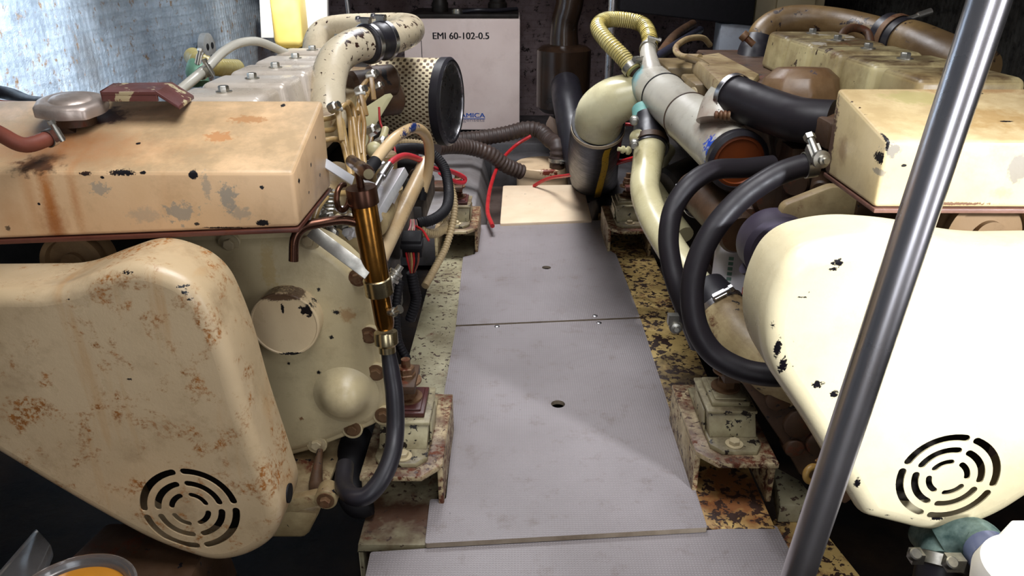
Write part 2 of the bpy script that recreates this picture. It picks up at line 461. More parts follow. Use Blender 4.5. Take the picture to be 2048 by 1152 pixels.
def sheet(p00, p10, p11, p01, nu, nv, fn, thick):
    """gently undulating insulated wall panel with thickness"""
    g = G(); p00, p10, p11, p01 = map(V, (p00, p10, p11, p01)); N = (p10 - p00).cross(p01 - p00).normalized()
    rows = []
    for layer in (0, 1):
        for j in range(nv + 1):
            for i in range(nu + 1):
                u, v = i / nu, j / nv
                p = (p00 * (1 - u) + p10 * u) * (1 - v) + (p01 * (1 - u) + p11 * u) * v
                rows.append(p + N * (fn(u, v) if layer == 0 else -thick))
    W = nu + 1; L = W * (nv + 1); fs = []
    for j in range(nv):
        for i in range(nu):
            a = j * W + i; fs.append((a, a + 1, a + W + 1, a + W)); fs.append((L + a, L + a + W, L + a + W + 1, L + a + 1))
    rim = [i for i in range(W)] + [j * W + nu for j in range(1, nv + 1)] + [nv * W + i for i in range(nu - 1, -1, -1)] + [j * W for j in range(nv - 1, 0, -1)]
    for k in range(len(rim)):
        a, b = rim[k], rim[(k + 1) % len(rim)]; fs.append((b, a, a + L, b + L))
    g.add(rows, fs); return g

und = lambda u, v: 0.035 * math.sin(u * 15 + 1.1) * math.sin(v * 3 + .6) + 0.018 * math.sin(u * 31 + v * 5)
struct('wall_left', sheet((-1.68, -1.3, -0.35), (-1.68, 5.75, -0.35), (-1.68, 5.75, 2.6), (-1.68, -1.3, 2.6), 88, 30, und, 0.05), m_foil)
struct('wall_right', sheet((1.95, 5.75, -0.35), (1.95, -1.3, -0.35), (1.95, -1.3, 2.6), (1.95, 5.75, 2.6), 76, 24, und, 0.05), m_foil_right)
struct('wall_back', sheet((-1.68, 5.7, -0.35), (1.95, 5.7, -0.35), (1.95, 5.7, 2.6), (-1.68, 5.7, 2.6), 60, 24, lambda u, v: 0.5 * und(u, v), 0.05), m_foil_back)

m_bulk = simple('grey_cream_bulkhead', srgb(206, 200, 196), .5, 0, .2, 4, .1)
struct('ceiling', G().box((-1.72, -1.35, 2.6), (2.0, 5.76, 2.66)), m_foil_back)
struct('wall_front', G().box((-1.72, -1.35, -0.3), (2.0, -1.3, 2.6)), m_bulk)
g_ = NT('oily_bilge_water')
g_.link(g_.mix(g_.ramp(g_.noise(6, 6), 0.4, 0.7), (0.006, 0.005, 0.005), (0.03, 0.018, 0.01)), g_.b.inputs['Base Color'])
g_.b.inputs['Roughness'].default_value = 0.22; g_.b.inputs['Specular IOR Level'].default_value = 0.14
g_.bump(g_.noise(55, 8, 0.8), 0.9, 0.01)
struct('floor', G().box((-1.7, -1.3, -0.32), (1.97, 5.75, -0.24)), g_.m)

m_bearer = paint('flaking_bearer_paint', srgb(186, 160, 100), base2=srgb(168, 140, 84), chip=0.95, chip_col=srgb(44, 26, 18), chip_scale=48, rust=0.62, grime=0.6, rough=0.45, bump=0.6, spots=[(tuple(at(1470, 985, z=-.012)), (.12, .10, .2), srgb(96, 48, 20), .9, .5, 1.4), (tuple(at(1400, 780, z=-.012)), (.10, .16, .2), srgb(40, 26, 20), .85, .6, 1.6)])
m_bearer_l = paint('chipped_bearer_paint', srgb(156, 150, 122), base2=srgb(128, 120, 94), chip=0.62, chip_col=srgb(62, 44, 34), chip_scale=62, rust=0.36, grime=0.6, rough=0.45, bump=0.5, spots=[(tuple(at(800, 1030, z=-.012)), (.13, .07, .2), srgb(66, 34, 20), .92, .5, 1.2), (tuple(at(830, 900, z=-.012)), (.13, .12, .2), srgb(74, 44, 28), .8, .6, 1.4)])
def bearer(x0, x1, xe, y0, y1, mat, side):
    g = G(); g.box((x0, y0, -0.03), (x1, y1, -0.012)); xi = x1 if side < 0 else x0
    g.box((xi - 0.008 if side < 0 else xi, y0, -0.24), (xi if side < 0 else xi + 0.008, y1, -0.03))
    xo = x0 if side < 0 else x1
    g.box((xo if side < 0 else xo - 0.01, y0, -0.24), (xo + 0.01 if side < 0 else xo, y1, -0.03))
    return struct('engine_bearer', g, mat, 0.002)
bearer(-0.325, -0.176, 0, 1.245, 3.35, m_bearer_l, -1)
bearer(0.375, 0.545, 0, 1.30, 3.45, m_bearer, 1)

m_stringer = paint('grey_hull_paint', srgb(150, 146, 146), base2=srgb(124, 118, 116), grime=0.35, rough=0.5)
m_stringer_d = paint('dark_grey_hull_paint', srgb(84, 82, 84), base2=srgb(62, 58, 58), grime=0.5, rough=0.5)
struct('hull_stringer', G().prism([(-0.62, 3.3, -0.22), (-0.62, 3.3, -0.02), (-0.27, 3.3, -0.02), (-0.21, 3.3, -0.05), (-0.16, 3.3, -0.22)], (0, 1.35, 0)), m_stringer, 0.008)
struct('hull_stringer', G().prism([(0.36, 3.35, -0.22), (0.40, 3.35, -0.06), (0.44, 3.35, -0.03), (0.80, 3.35, -0.03), (0.80, 3.35, -0.22)], (0, 1.6, 0)), m_stringer_d, 0.008)
struct('bilge_step', G().box((-0.9, 4.75, -0.24), (1.2, 5.65, 0.02)).box((-0.16, 4.55, -0.24), (0.9, 4.75, -0.03)), m_stringer_d, 0.01)
struct('bilge_floor', G().box((-0.16, 3.0, -0.235), (0.38, 4.6, -0.20)), paint('brown_bilge', srgb(92, 76, 68), grime=0.6, rough=0.5))

# ------------------------------------------------------------------ floor plates
def deck_mat():
    g = NT('dotted_grey_deck_sheet')
    sp = g.n('ShaderNodeSeparateXYZ'); g.link(g.pos, sp.inputs[0])
    k = 2 * PI / 0.0088
    a = g.math('SINE', g.math('MULTIPLY', g.math('ADD', sp.outputs[0], sp.outputs[1]), k * 0.7071))
    b = g.math('SINE', g.math('MULTIPLY', g.math('SUBTRACT', sp.outputs[0], sp.outputs[1]), k * 0.7071))
    h = g.ramp(g.math('MULTIPLY', a, b), 0.1, 0.7)
    c = g.mix(g.ramp(g.noise(2.4, 5), 0.35, 0.7), srgb(142, 135, 136), srgb(126, 119, 119))
    c = g.mix(g.math('MULTIPLY', g.math('SUBTRACT', 1.0, h), 0.22), c, srgb(88, 82, 82))
    c = g.mix(g.ramp(g.noise(12, 9, 0.78), 0.54, 0.72, 0, 0.6), c, srgb(92, 76, 66))
    c = g.mix(g.ramp(g.noise(75, 4, 0.6), 0.73, 0.76), c, (0.02, 0.016, 0.014))
    g.link(c, g.b.inputs['Base Color']); g.b.inputs['Roughness'].default_value = 0.40
    g.bump(h, 0.5, 0.0012)
    return g.m
m_deck = deck_mat()
m_deck_edge = paint('plywood_edge', srgb(150, 136, 118), grime=0.8, rough=0.7)

def deck(name, px, ztop, th, holes, label, cut=None):
    pts = [at(a, b, z=ztop) for a, b in px]; loops = [round_poly([V((p.x, p.y)) for p in pts], 0.006)]
    for (hx, hy, r) in holes:
        c = at(hx, hy, z=ztop); loops.append([V((c.x + r * math.cos(t * PI / 16), c.y + r * math.sin(t * PI / 16))) for t in range(32)])
    vs, fs = curve_mesh(loops, th); g = G()
    g.add([V((v.x, v.y, ztop - th + v.z)) for v in vs], fs)
    o = mk(name, g, [m_deck, m_deck_edge], None, 0.0, 30, label, 'floor plate')
    for p in o.data.polygons:
        if abs(p.normal.z) < 0.5: p.material_index = 1
    return o
d1 = deck('floor_plate', [(958, 450), (1206, 440), (1213, 497), (1232, 508), (1280, 634), (912, 650), (926, 514), (950, 508)], 0.0, 0.010,
          [(1093, 535, 0.017)], 'far grey floor plate with a finger hole, next to the white box lid')
d2 = deck('floor_plate', [(912, 653), (1281, 637), (1415, 1055), (850, 1087), (860, 998), (892, 998), (906, 861), (880, 861), (889, 780)], 0.0, 0.012,
          [(1116, 808, 0.0185)], 'long middle grey floor plate with dotted surface between the front mounts')
d3 = deck('floor_plate', [(741, 1104), (1553, 1051), (1582, 1105), (1640, 1300), (700, 1300)], -0.014, 0.012, [],
          'nearest grey floor plate at the bottom edge, its front end cut off by the frame')
def screw(px, py, parent):
    c = at(px, py, z=0.0); g = G().lathe(c, (0, 0, 1), [(0.0085, 0), (0.0085, 0.001), (0.006, 0.003), (0.002, 0.0032)], 20)
    g.obox(c + V((0, 0, 0.0034)), (0.005, 0.002, 0), (-0.0004, 0.001, 0), (0, 0, 0.0003), 1)
    o = mk('screw', g, [m_steel, m_black], parent)
screw(1190, 632, d1)
screw(994, 653, d2); screw(1198, 646, d2)

# ------------------------------------------------------------------ engine mounts
m_mount = paint('rusty_mount_paint', srgb(206, 190, 152), base2=srgb(184, 164, 122), chip=0.65, chip_col=srgb(66, 40, 28), chip_scale=50, rust=0.85, grime=1.0, top_dirt_shade=(srgb(70, 40, 24), .9), rough=0.45, bump=0.5)
m_mountbody = paint('dirty_mount_casting', srgb(188, 180, 146), base2=srgb(150, 138, 104), chip=0.6, chip_col=srgb(30, 22, 18), chip_scale=45, rust=0.3, grime=1.0, top_dirt_shade=(srgb(64, 46, 32), .75), rough=0.42, bump=0.5)
m_redrub = simple('brown_red_rubber', srgb(74, 34, 30), 0.4, 0, 0.4, 30, 0.2)
m_oldbolt2 = m_oldbolt
def make_mount(sx, label, top_mat, dy=0.0):
    """sx=+1: the aisle is on the +x side; origin at the bearer below the mount centre"""
    root = thing('engine_mount', label, 'engine mount', (0, 0, 0))
    X = lambda x, y, z: V((sx * x, y, z))
    g = G()
    # bent bracket: top plate with cut corner, two webs
    top = [(-0.085, -0.165), (0.045, -0.165), (0.085, -0.12), (0.085, 0.165), (-0.085, 0.165)]
    g.prism([X(a, b, 0.100) for a, b in top], (0, 0, 0.013))
    g.prism([X(0.073, -0.125, 0), X(0.073, 0.16, 0), X(0.073, 0.16, 0.104), X(0.073, -0.125, 0.104)], (sx * 0.012, 0, 0))
    g.prism([X(-0.085, -0.15, 0), X(-0.085, 0.16, 0), X(-0.085, 0.16, 0.104), X(-0.085, -0.15, 0.104)], (sx * 0.012, 0, 0))
    g.prism([X(-0.085, 0.10, 0), X(0.075, 0.10, 0), X(0.075, 0.10, 0.1), X(-0.085, 0.10, 0.1)], (0, 0.01, 0))
    mk('bracket', g, m_mount, root, 0.003)
    g = G()   # cast housing: flanged foot and flared box
    foot = [(-0.045, -0.135), (0.03, -0.135), (0.052, -0.11), (0.052, 0.13), (-0.06, 0.13), (-0.06, -0.11)]
    g.prism([X(a, b, 0.113) for a, b in foot], (0, 0, 0.012))
    lo = [(-0.056, -0.085), (0.048, -0.085), (0.048, 0.08), (-0.056, 0.08)]; hi = [(-0.052, -0.070), (0.052, -0.070), (0.052, 0.07), (-0.052, 0.07)]
    c = [X(a, b, 0.125) for a, b in lo] + [X(a, b, 0.178) for a, b in hi]; g.hexa(c)
    g.prism([X(a * 1.06, b * 1.06, 0.178) for a, b in hi], (0, 0, 0.008))
    for s in (-1, 1): g.prism([X(0.052 * s, -0.06, 0.125), X(0.052 * s, 0.055, 0.125), X(0.052 * s, 0.04, 0.17), X(0.052 * s, -0.045, 0.17)], (0.004 * s * sx, 0, 0))
    mk('housing', g, m_mountbody, root, 0.003)
    g = G().box(X(-0.042, -0.056, 0.186), X(0.042, 0.056, 0.198)); g.box(X(-0.034, -0.048, 0.198), X(0.034, 0.048, 0.203))
    mk('rubber_block', g, top_mat, root, 0.004)
    mk('bolt', G().hexbolt(X(0, -0.112, 0.125), (0, 0, 1), 0.0125, 0.010), m_bolt, root)
    mk('bolt', G().hexbolt(X(0, 0.108, 0.125), (0, 0, 1), 0.0125, 0.010), m_bolt, root)
    g = G(); g.cyl(X(0, 0, 0.198), X(0, 0, 0.30), 0.010, 16); g.hexbolt(X(0, 0, 0.203), (0, 0, 1), 0.021, 0.017)
    g.hexbolt(X(0, 0, 0.245), (0, 0, 1), 0.021, 0.018); g.hexbolt(X(0, 0, 0.268), (0, 0, 1), 0.019, 0.014, False)
    mk('stud', g, m_oldbolt, root)
    return root
mL = make_mount(1, 'front mount of the left engine beside the notch in the floor plate, brown rubber top', m_redrub)
mL.location = (-0.243, 1.485, -0.012)
mR = make_mount(-1, 'front mount of the right engine, cream top, under the thick black hose', m_mountbody)
mR.location = (0.475, 1.535, -0.012)
mRR = copy_tree(mR, (0.445, 3.04, -0.012), 'far mount of the right engine beside the cream downpipe')
mLR = copy_tree(mL, (-0.243, 3.03, -0.012), 'far mount of the left engine, behind the corrugated conduits')
for m in (mL, mR, mRR, mLR): ORG[m.name] = V(m.location)

# ------------------------------------------------------------------ engines
def spots_at(lst, plane):
    """marks placed where they sit on a surface: (px, py, half width px, half height px, colour, strength, softness)"""
    out = []
    for s in lst:
        p = at(s[0], s[1], **plane); d = (p - CAM).dot(F_) / FPX
        out.append((tuple(p), (s[2] * d, max(s[2], s[3]) * d * 3 if 'Y' in plane else s[3] * d * 1.6, s[3] * d), s[4], s[5] if len(s) > 5 else 1, s[6] if len(s) > 6 else 0.1, s[7] if len(s) > 7 else 0.9))
    return out

ENG = thing('marine_engine', 'left marine diesel engine in worn cream paint, with round filler cap and silver rocker covers', 'engine', (-0.7, 2.1, 0.0))
ENR = thing('marine_engine', 'right marine diesel engine in cream paint behind the slanted steel pole, with thick black hoses', 'engine', (0.95, 2.1, 0.0))

OR_ = srgb(176, 104, 38)
def tank(side, parent, fx0, fx1, yf, yr, zb, ztf, ztr, mat, lipmat):
    """header tank: level bottom, top rising to the rear"""
    x0, x1 = min(fx0, fx1), max(fx0, fx1)
    zl = zb - (0.030 if side < 0 else 0.0)
    g = G().hexa([(x0, yf, zl), (x1, yf, zb), (x1, yr, zb), (x0, yr, zl), (x0, yf, ztf), (x1, yf, ztf), (x1, yr, ztr), (x0, yr, ztr)])
    o = mk('header_tank', g, mat, parent, 0.007, 40, seg=3)
    g = G().hexa([(x0, yf - .004, zl - .008), (x1, yf - .004, zb - .008), (x1, yr, zb - .008), (x0, yr, zl - .008), (x0, yf - .004, zl - .001), (x1, yf - .004, zb - .001), (x1, yr, zb - .001), (x0, yr, zl - .001)])
    mk('bottom_flange', g, lipmat, o, 0.001)
    return o
pl = dict(Y=1.186)
sp = spots_at([(62, 400, 10, 75, OR_, 0.35, 0.9, 0.6), (98, 400, 12, 80, OR_, 0.85, 0.7, 0.7), (112, 455, 18, 40, srgb(150, 84, 30), 0.7, 0.8), (150, 400, 7, 60, OR_, 0.5, 0.9), (25, 440, 22, 40, OR_, 0.25, 0.9),
    (455, 395, 16, 26, GREYPRIMER, 0.85, 0.2, 1.6), (360, 425, 26, 18, GREYPRIMER, 0.8, 0.2, 1.8), (412, 375, 8, 26, GREYPRIMER, 0.6, 0.3, 1.6), (200, 378, 18, 12, GREYPRIMER, 0.7, 0.2, 1.6), (290, 430, 30, 14, GREYPRIMER, 0.4, 0.4, 1.6), (480, 425, 22, 12, GREYPRIMER, 0.6, 0.3, 1.6),
    (386, 350, 9, 9, BLACK, 1, 0.1, 0.5), (170, 348, 12, 4, BLACK, 1, 0.1), (243, 346, 24, 5, BLACK, 1, 0.1, 1.1), (285, 346, 6, 3, BLACK, 1, 0.1), (205, 355, 4, 3, BLACK, 1, 0.1), (525, 446, 13, 6, BLACK, 1, 0.1, 0.7), (450, 456, 40, 2, BLACK, 1, 0.1, 1.3), (394, 448, 5, 3, BLACK, 1, 0.1),
    (524, 375, 4, 4, BLACK, 1, 0.1), (484, 306, 4, 3, BLACK, 1, 0.1), (16, 456, 5, 5, BLACK, .8, 0.2), (78, 408, 3, 3, BLACK, 1, 0.1)], pl)
topz = dict(Y=1.27)
sp += [(tuple(at(105, 270, Y=1.27)), (0.09, 0.06, 0.05), srgb(120, 74, 40), 0.7, 0.6, 0.9), (tuple(at(70, 320, Y=1.2)), (0.035, 0.03, 0.02), srgb(44, 24, 20), 0.9, 0.3, 1.2),
       (tuple(at(200, 240, Y=1.36)), (0.045, 0.03, 0.03), srgb(60, 26, 24), 0.95, 0.25, 1.0), (tuple(at(435, 268, Y=1.29)), (0.024, 0.014, 0.03), srgb(184, 128, 80), 0.8, 0.2, 1.6),
       (tuple(at(495, 234, Y=1.35)), (0.028, 0.012, 0.03), srgb(176, 128, 84), 0.8, 0.2, 1.4), (tuple(at(150, 290, Y=1.24)), (0.12, 0.04, 0.03), srgb(172, 112, 66), 0.45, 0.8, 1.0),
       (tuple(at(275, 280, Y=1.27)), (0.004, 0.004, 0.02), BLACK, 1, 0.1, 0.5)]
for (a, b, r) in [(571, 292, 6), (563, 300, 5), (573, 262, 5), (566, 211, 6), (600, 300, 4), (622, 330, 4), (631, 275, 3), (598, 362, 5), (640, 350, 4), (618, 385, 3), (560, 345, 4), (596, 447, 4), (640, 420, 3), (588, 235, 3)]:
    p = at(a, b, x=-0.353) if a > 575 else at(a, b, Y=1.22 if b > 250 else 1.4)
    sp.append((tuple(p), (r * 0.0007, r * 0.0010, r * 0.0009), BLACK, 1, 0.1, 0.9))
m_tankL = paint('left_tank_paint', srgb(232, 196, 154), base2=srgb(214, 176, 132), spots=sp, grime=0.25, rough=0.34, bump=0.2, streak=0.10, top_dirt_shade=(srgb(158, 136, 104), .75))  # top face toned duller in the colour to offset strong overhead light
tkL = tank(-1, ENG, -1.02, -0.353, 1.186, 1.42, 0.693, 0.784, 0.855, m_tankL, paint('rusty_flange', srgb(96, 52, 40), rust=0.4, grime=0.5))
sp = spots_at([(2035, 335, 22, 28, GREYPRIMER, 1, 0.1, 0.8), (1783, 300, 14, 14, GREYPRIMER, 1, 0.1, 1.0), (1760, 345, 10, 6, GREYPRIMER, 0.9, 0.1), (1775, 285, 3, 16, BLACK, 1, 0.1, 0.9), (1763, 318, 3, 12, BLACK, 1, 0.1), (1745, 360, 3, 9, BLACK, 1, 0.1), (1735, 402, 3, 8, BLACK, 1, 0.1),
    (1805, 330, 6, 3, BLACK, 1, 0.1), (1900, 406, 70, 3, srgb(90, 50, 40), .9, 0.2, 1.3), (2000, 385, 20, 10, srgb(196, 150, 110), 0.5, 0.5, 1.0)], dict(Y=1.19))
sp += [(tuple(at(1990, 235, Y=1.27)), (0.06, 0.04, 0.03), srgb(158, 120, 66), 0.6, 0.5, 1.3), (tuple(at(1960, 190, Y=1.4)), (0.10, 0.02, 0.04), srgb(140, 92, 52), 0.6, 0.5, 1.3),
       (tuple(at(1840, 195, Y=1.36)), (0.05, 0.03, 0.03), srgb(176, 164, 110), 0.8, 0.3, 1.4), (tuple(at(2010, 252, Y=1.26)), (0.012, 0.003, 0.02), BLACK, 1, 0.1, 0.5),
       (tuple(at(1684, 300, x=0.566)), (0.05, 0.02, 0.02), srgb(130, 96, 70), 0.6, 0.5, 1.0), (tuple(at(1660, 300, x=0.566)), (0.05, 0.012, 0.08), srgb(70, 40, 44), 0.9, 0.2, 1.2),
       (tuple(at(1955, 205, Y=1.38)), (0.010, 0.005, 0.02), BLACK, 1, 0.1, 0.5), (tuple(at(1870, 214, Y=1.36)), (0.003, 0.003, 0.02), BLACK, 1, 0.1, 0.5), (tuple(at(1984, 223, Y=1.36)), (0.003, 0.003, 0.02), BLACK, 1, 0.1, 0.5)]
for i in range(12):
    t = i / 11; p = at(1700, 200, x=0.566).lerp(at(1775, 272, x=0.566), t)
    sp.append((tuple(p + V((random.uniform(0, .01), 0, 0))), (0.003, 0.004, 0.004), srgb(50, 28, 22), 1, 0.1, 1.0))
m_tankR = paint('right_tank_paint', srgb(226, 206, 164), base2=srgb(204, 182, 134), spots=sp, grime=0.25, rough=0.34, bump=0.25, top_dirt_shade=(srgb(168, 142, 100), .7))  # top toned down in the paint against the overhead light, like the left tank
tkR = tank(1, ENR, 0.566, 1.25, 1.186, 1.405, 0.728, 0.835, 0.880, m_tankR, paint('rusty_flange_right', srgb(120, 84, 72), rust=0.3, grime=0.5))

# filler cap, its neck and the overflow hoses
cp = at(143, 208, Y=1.33); cz = cp.z
m_cap = paint('worn_cap_metal', srgb(200, 186, 176), base2=srgb(140, 124, 116), rust=0.22, grime=0.4, rough=0.34, metal=0.6)
g = G(); g.lathe(cp - V((0, 0, 0.035)), (0, 0, 1), [(0.034, 0), (0.034, 0.012), (0.041, 0.014), (0.041, 0.019)], 36)
g.cyl(cp - V((0.03, 0, 0.075)), cp - V((0.03, 0, 0.035)) + V((0.03, 0, 0)), 0.03)
neck = mk('filler_neck', g, m_brown, ENG)
pr = []; n = 72; capg = G()
ax = V((0.05, -0.12, 1)).normalized()
def scallop(rr, h, lob):
    out = []
    u = ax.orthogonal().normalized(); w = ax.cross(u)
    for k in range(n):
        t = 2 * PI * k / n; r = rr * (1 + lob * (max(0, math.cos(4 * t)) ** 3))
        out.append(cp + ax * h + (u * math.cos(t) + w * math.sin(t)) * r)
    return out
L = [scallop(0.020, 0.013, 0), scallop(0.030, 0.012, 0), scallop(0.034, 0.008, 0), scallop(0.044, 0.009, .02), scallop(0.052, 0.007, .07), scallop(0.055, 0.002, .09), scallop(0.055, -0.012, .09), scallop(0.049, -0.013, .07)]
vs = [p for l in L for p in l]; fs = [tuple(range(n))] + [(i * n + k, i * n + (k + 1) % n, (i + 1) * n + (k + 1) % n, (i + 1) * n + k) for i in range(len(L) - 1) for k in range(n)] + [tuple(reversed(range((len(L) - 1) * n, len(L) * n)))]
capg.add(vs, fs); mk('filler_cap', capg, m_cap, ENG, 0, 50, 'round metal filler cap with raised lobes')
m_redhose = simple('dull_red_hose', srgb(126, 66, 50), 0.5, 0, 0.35, 18, 0.2)
ho = mk('overflow_hose', G().tube([at(-60, 235, d=1.13), at(0, 268, d=1.17), at(50, 290, d=1.2), at(105, 274, d=1.24)], 0.012), m_redhose, ENG)
hose_clamp('hose_clamp', ho, at(100, 276, d=1.235), at(105, 272, d=1.24) - at(60, 290, d=1.2), 0.0125, 0.012)
mk('vent_hose', G().tube([at(-60, 200, d=1.45), at(0, 210, d=1.45), at(45, 214, d=1.47), at(80, 224, d=1.46)], 0.010), m_redhose, ENG)
# rusty bracket plate behind the tank
m_rustplate = paint('purple_brown_plate', srgb(116, 72, 66), base2=srgb(84, 44, 44), chip=0.6, chip_col=srgb(190, 176, 140), rust=0.25, grime=0.5, rough=0.4)
g = G(); zt = 0.885
P = [at(195, 205, z=zt - .02), at(305, 199, z=zt), at(338, 167, z=zt), at(215, 172, z=zt), at(165, 190, z=zt)]
g.prism([V((p.x, p.y, zt - 0.006)) for p in [at(200, 184, z=zt), at(312, 184, z=zt), at(345, 164, z=zt), at(225, 166, z=zt)]], (0, 0, 0.006))
a, b = at(312, 184, z=zt), at(345, 164, z=zt); g.prism([a, b, b + V((0.035, 0.0, -0.024)), a + V((0.035, 0, -0.024))], (0, 0, -0.006))
a2 = at(200, 184, z=zt); g.prism([V((a2.x, a2.y, zt)), V((a.x, a.y, zt)), V((a.x, a.y, zt - 0.016)), V((a2.x, a2.y, zt - 0.016))], (0, 0.006, 0))
mk('bracket_plate', g, m_rustplate, ENG, 0.0015)

# ---- belt covers
m_cut = m_black
def belt_cover(parent, px, rads, Y, depth, r, vent, rot, mat, hole=None, vs_=1.0):
    pts = [at(q[0], q[1], Y=Y + (depth if len(q) > 2 else 0)) for q in px]
    outer = round_poly([V((p.x, p.z)) for p in pts], rads, 10)
    # resample for an even inset
    dense = []
    for i in range(len(outer)):
        a, b = outer[i], outer[(i + 1) % len(outer)]; k = max(1, int((b - a).length / 0.02))
        for j in range(k): dense.append(a.lerp(b, j / k))
    clean = [dense[0]]
    for p in dense[1:]:
        if (p - clean[-1]).length > 0.003: clean.append(p)
    outer = clean
    loops = [inset(outer, r)]
    c = at(vent[0], vent[1], Y=Y)
    for (r0, r1) in ((0.026, 0.036), (0.048, 0.060), (0.072, 0.085)):
        r0 *= vs_; r1 *= vs_
        for q in range(4):
            gap = 0.010 / ((r0 + r1) / 2)
            a0 = rot + q * PI / 2 + gap; a1 = rot + (q + 1) * PI / 2 - gap; rm = (r0 + r1) / 2; rw = (r1 - r0) / 2; nn = 12; lp = []
            for j in range(nn + 1): t = a0 + (a1 - a0) * j / nn; lp.append(V((c.x + r1 * math.cos(t), c.z + r1 * math.sin(t))))
            for j in range(1, 6): t = PI * j / 6; m = V((c.x + rm * math.cos(a1), c.z + rm * math.sin(a1))); lp.append(m + V((math.cos(a1 + t), math.sin(a1 + t))) * rw)
            for j in range(nn + 1): t = a1 + (a0 - a1) * j / nn; lp.append(V((c.x + r0 * math.cos(t), c.z + r0 * math.sin(t))))
            for j in range(1, 6): t = PI * j / 6; m = V((c.x + rm * math.cos(a0), c.z + rm * math.sin(a0))); lp.append(m - V((math.cos(a0 + t), math.sin(a0 + t))) * rw)
            loops.append(lp)
    vs, fs = curve_mesh(loops, 0.0025); g = G()
    g.add([V((v.x, Y + v.z, v.y)) for v in vs], fs)
    rings = []; K = 8
    for k in range(K + 1):
        t = k / K * PI / 2; rings.append((inset(outer, r * (1 - math.sin(t))), Y + r * (1 - math.cos(t))))
    rings.append((outer, Y + depth * .6)); rings.append((outer, Y + depth)); rings.append((inset(outer, 0.003), Y + depth)); rings.append((inset(outer, 0.003), Y + r))
    n = len(outer); g.add([V((p.x, y, p.y)) for l, y in rings for p in l],
                          [(i * n + k, i * n + (k + 1) % n, (i + 1) * n + (k + 1) % n, (i + 1) * n + k) for i in range(len(rings) - 1) for k in range(n)])
    o = mk('belt_cover', g, mat, parent, 0, 32)
    return o, outer
chips = lambda lst, Y: [(tuple(at(a, b, Y=Y)), (w * 0.00085, max(w, h) * 0.0012 + 0.004, h * 0.00085), BLACK, 1, 0.08, 1.0) for a, b, w, h in lst]
lc = chips([(60, 555, 5, 4), (108, 588, 5, 4), (245, 552, 12, 4), (262, 536, 16, 2), (315, 533, 5, 3), (365, 590, 9, 6), (375, 604, 7, 5), (437, 668, 6, 6), (252, 765, 7, 3), (455, 740, 5, 4), (322, 680, 3, 3),
            (390, 682, 3, 3), (436, 772, 3, 3), (40, 823, 4, 4), (415, 905, 3, 3), (478, 765, 4, 16), (360, 580, 14, 3), (400, 597, 4, 3), (490, 790, 3, 12), (130, 605, 6, 2)], 1.05)
m_coverL = paint('left_cover_paint', srgb(202, 178, 142), base2=srgb(180, 156, 120), spots=lc, streak=0.55, grime=0.35, rust=0.54, rust_scale=16, rust_col=srgb(184, 116, 44), rough=0.30, bump=0.3)
left_px = [(-260, 760), (-260, 530, 1), (-60, 528, 1), (180, 526, 1), (250, 498, 1), (335, 468, 1), (450, 510, 1), (503, 630, 1), (535, 755, 1), (600, 950, 1), (548, 1085), (500, 1118), (430, 1134), (310, 1096), (150, 1008)]
cvL, outL = belt_cover(ENG, left_px, [.02, .03, .0, .05, .05, .07, .07, .09, .25, .04, .03, .04, .09, .1, .2], 1.06, 0.12, 0.024, (380, 1019), 0.10, m_coverL)
p = at(574, 986, x=-.409)
mk('access_hole', G().prism([V((p.x - .02, p.y + 0.018 * math.cos(t * PI / 10), p.z + 0.017 * math.sin(t * PI / 10))) for t in range(20)], (0.0255, 0, 0)), m_black, cvL)
rc = chips([(1680, 530, 12, 8), (1672, 543, 9, 4), (1560, 705, 6, 22), (1570, 740, 7, 20), (1590, 690, 3, 5), (1640, 600, 3, 3), (1672, 795, 8, 10), (1700, 905, 6, 14), (1610, 600, 10, 2), (1625, 590, 5, 2), (1545, 640, 4, 3), (1560, 620, 3, 3),
            (1550, 660, 5, 10), (1720, 975, 7, 14), (1880, 1045, 14, 5), (1780, 1040, 8, 3), (1790, 1060, 7, 4), (1745, 1030, 8, 4), (1830, 1045, 6, 3), (1640, 775, 12, 8), (1590, 740, 4, 4), (1748, 485, 12, 8)], 1.05)
m_coverR = paint('right_cover_paint', srgb(232, 220, 184), base2=srgb(222, 208, 168), spots=rc, grime=0.12, rough=0.27, bump=0.2)
right_px = [(1905, 463, 1), (2250, 458, 1), (2330, 700), (2330, 860), (2120, 965), (1990, 1050), (1880, 1080), (1760, 1050), (1675, 955, 1), (1578, 790, 1), (1488, 660, 1), (1482, 560, 1), (1530, 455, 1), (1640, 426, 1), (1775, 434, 1)]
cvR, outR = belt_cover(ENR, right_px, [.05, .03, .03, .03, .1, .1, .09, .1, .1, .2, .09, .08, .07, .08, .1], 1.06, 0.12, 0.032, (1896, 955), -0.28, m_coverR)

# pulleys behind the covers; the vent pair are added dark backing discs
def pulley_disc(parent, c, R, w):
    g = G(); y = c[1]
    g.lathe(c, (0, 1, 0), [(R * .35, 0), (R * .35, .01), (R * .8, .012), (R * .84, 0), (R, 0), (R, w * .3), (R * .9, w * .5), (R, w * .7), (R, w), (R * .3, w)], 48)
    return mk('pulley_disc', g, paint('pulley_paint', srgb(150, 120, 84), grime=0.6, rust=0.3, rough=0.5), parent)
pulley_disc(ENG, (at(380, 1019, Y=1.06).x, 1.15, at(380, 1019, Y=1.06).z), 0.12, 0.05).data.materials[0] = m_dark  # added dark disc so the vent slots look black inside
pulley_disc(ENR, (at(1896, 955, Y=1.06).x, 1.15, at(1896, 955, Y=1.06).z), 0.12, 0.05).data.materials[0] = m_dark  # same added disc, darkens the slots of the right vent
pulley_disc(ENR, (at(1975, 470, Y=1.25).x, 1.24, at(1975, 470, Y=1.25).z), 0.075, 0.05)
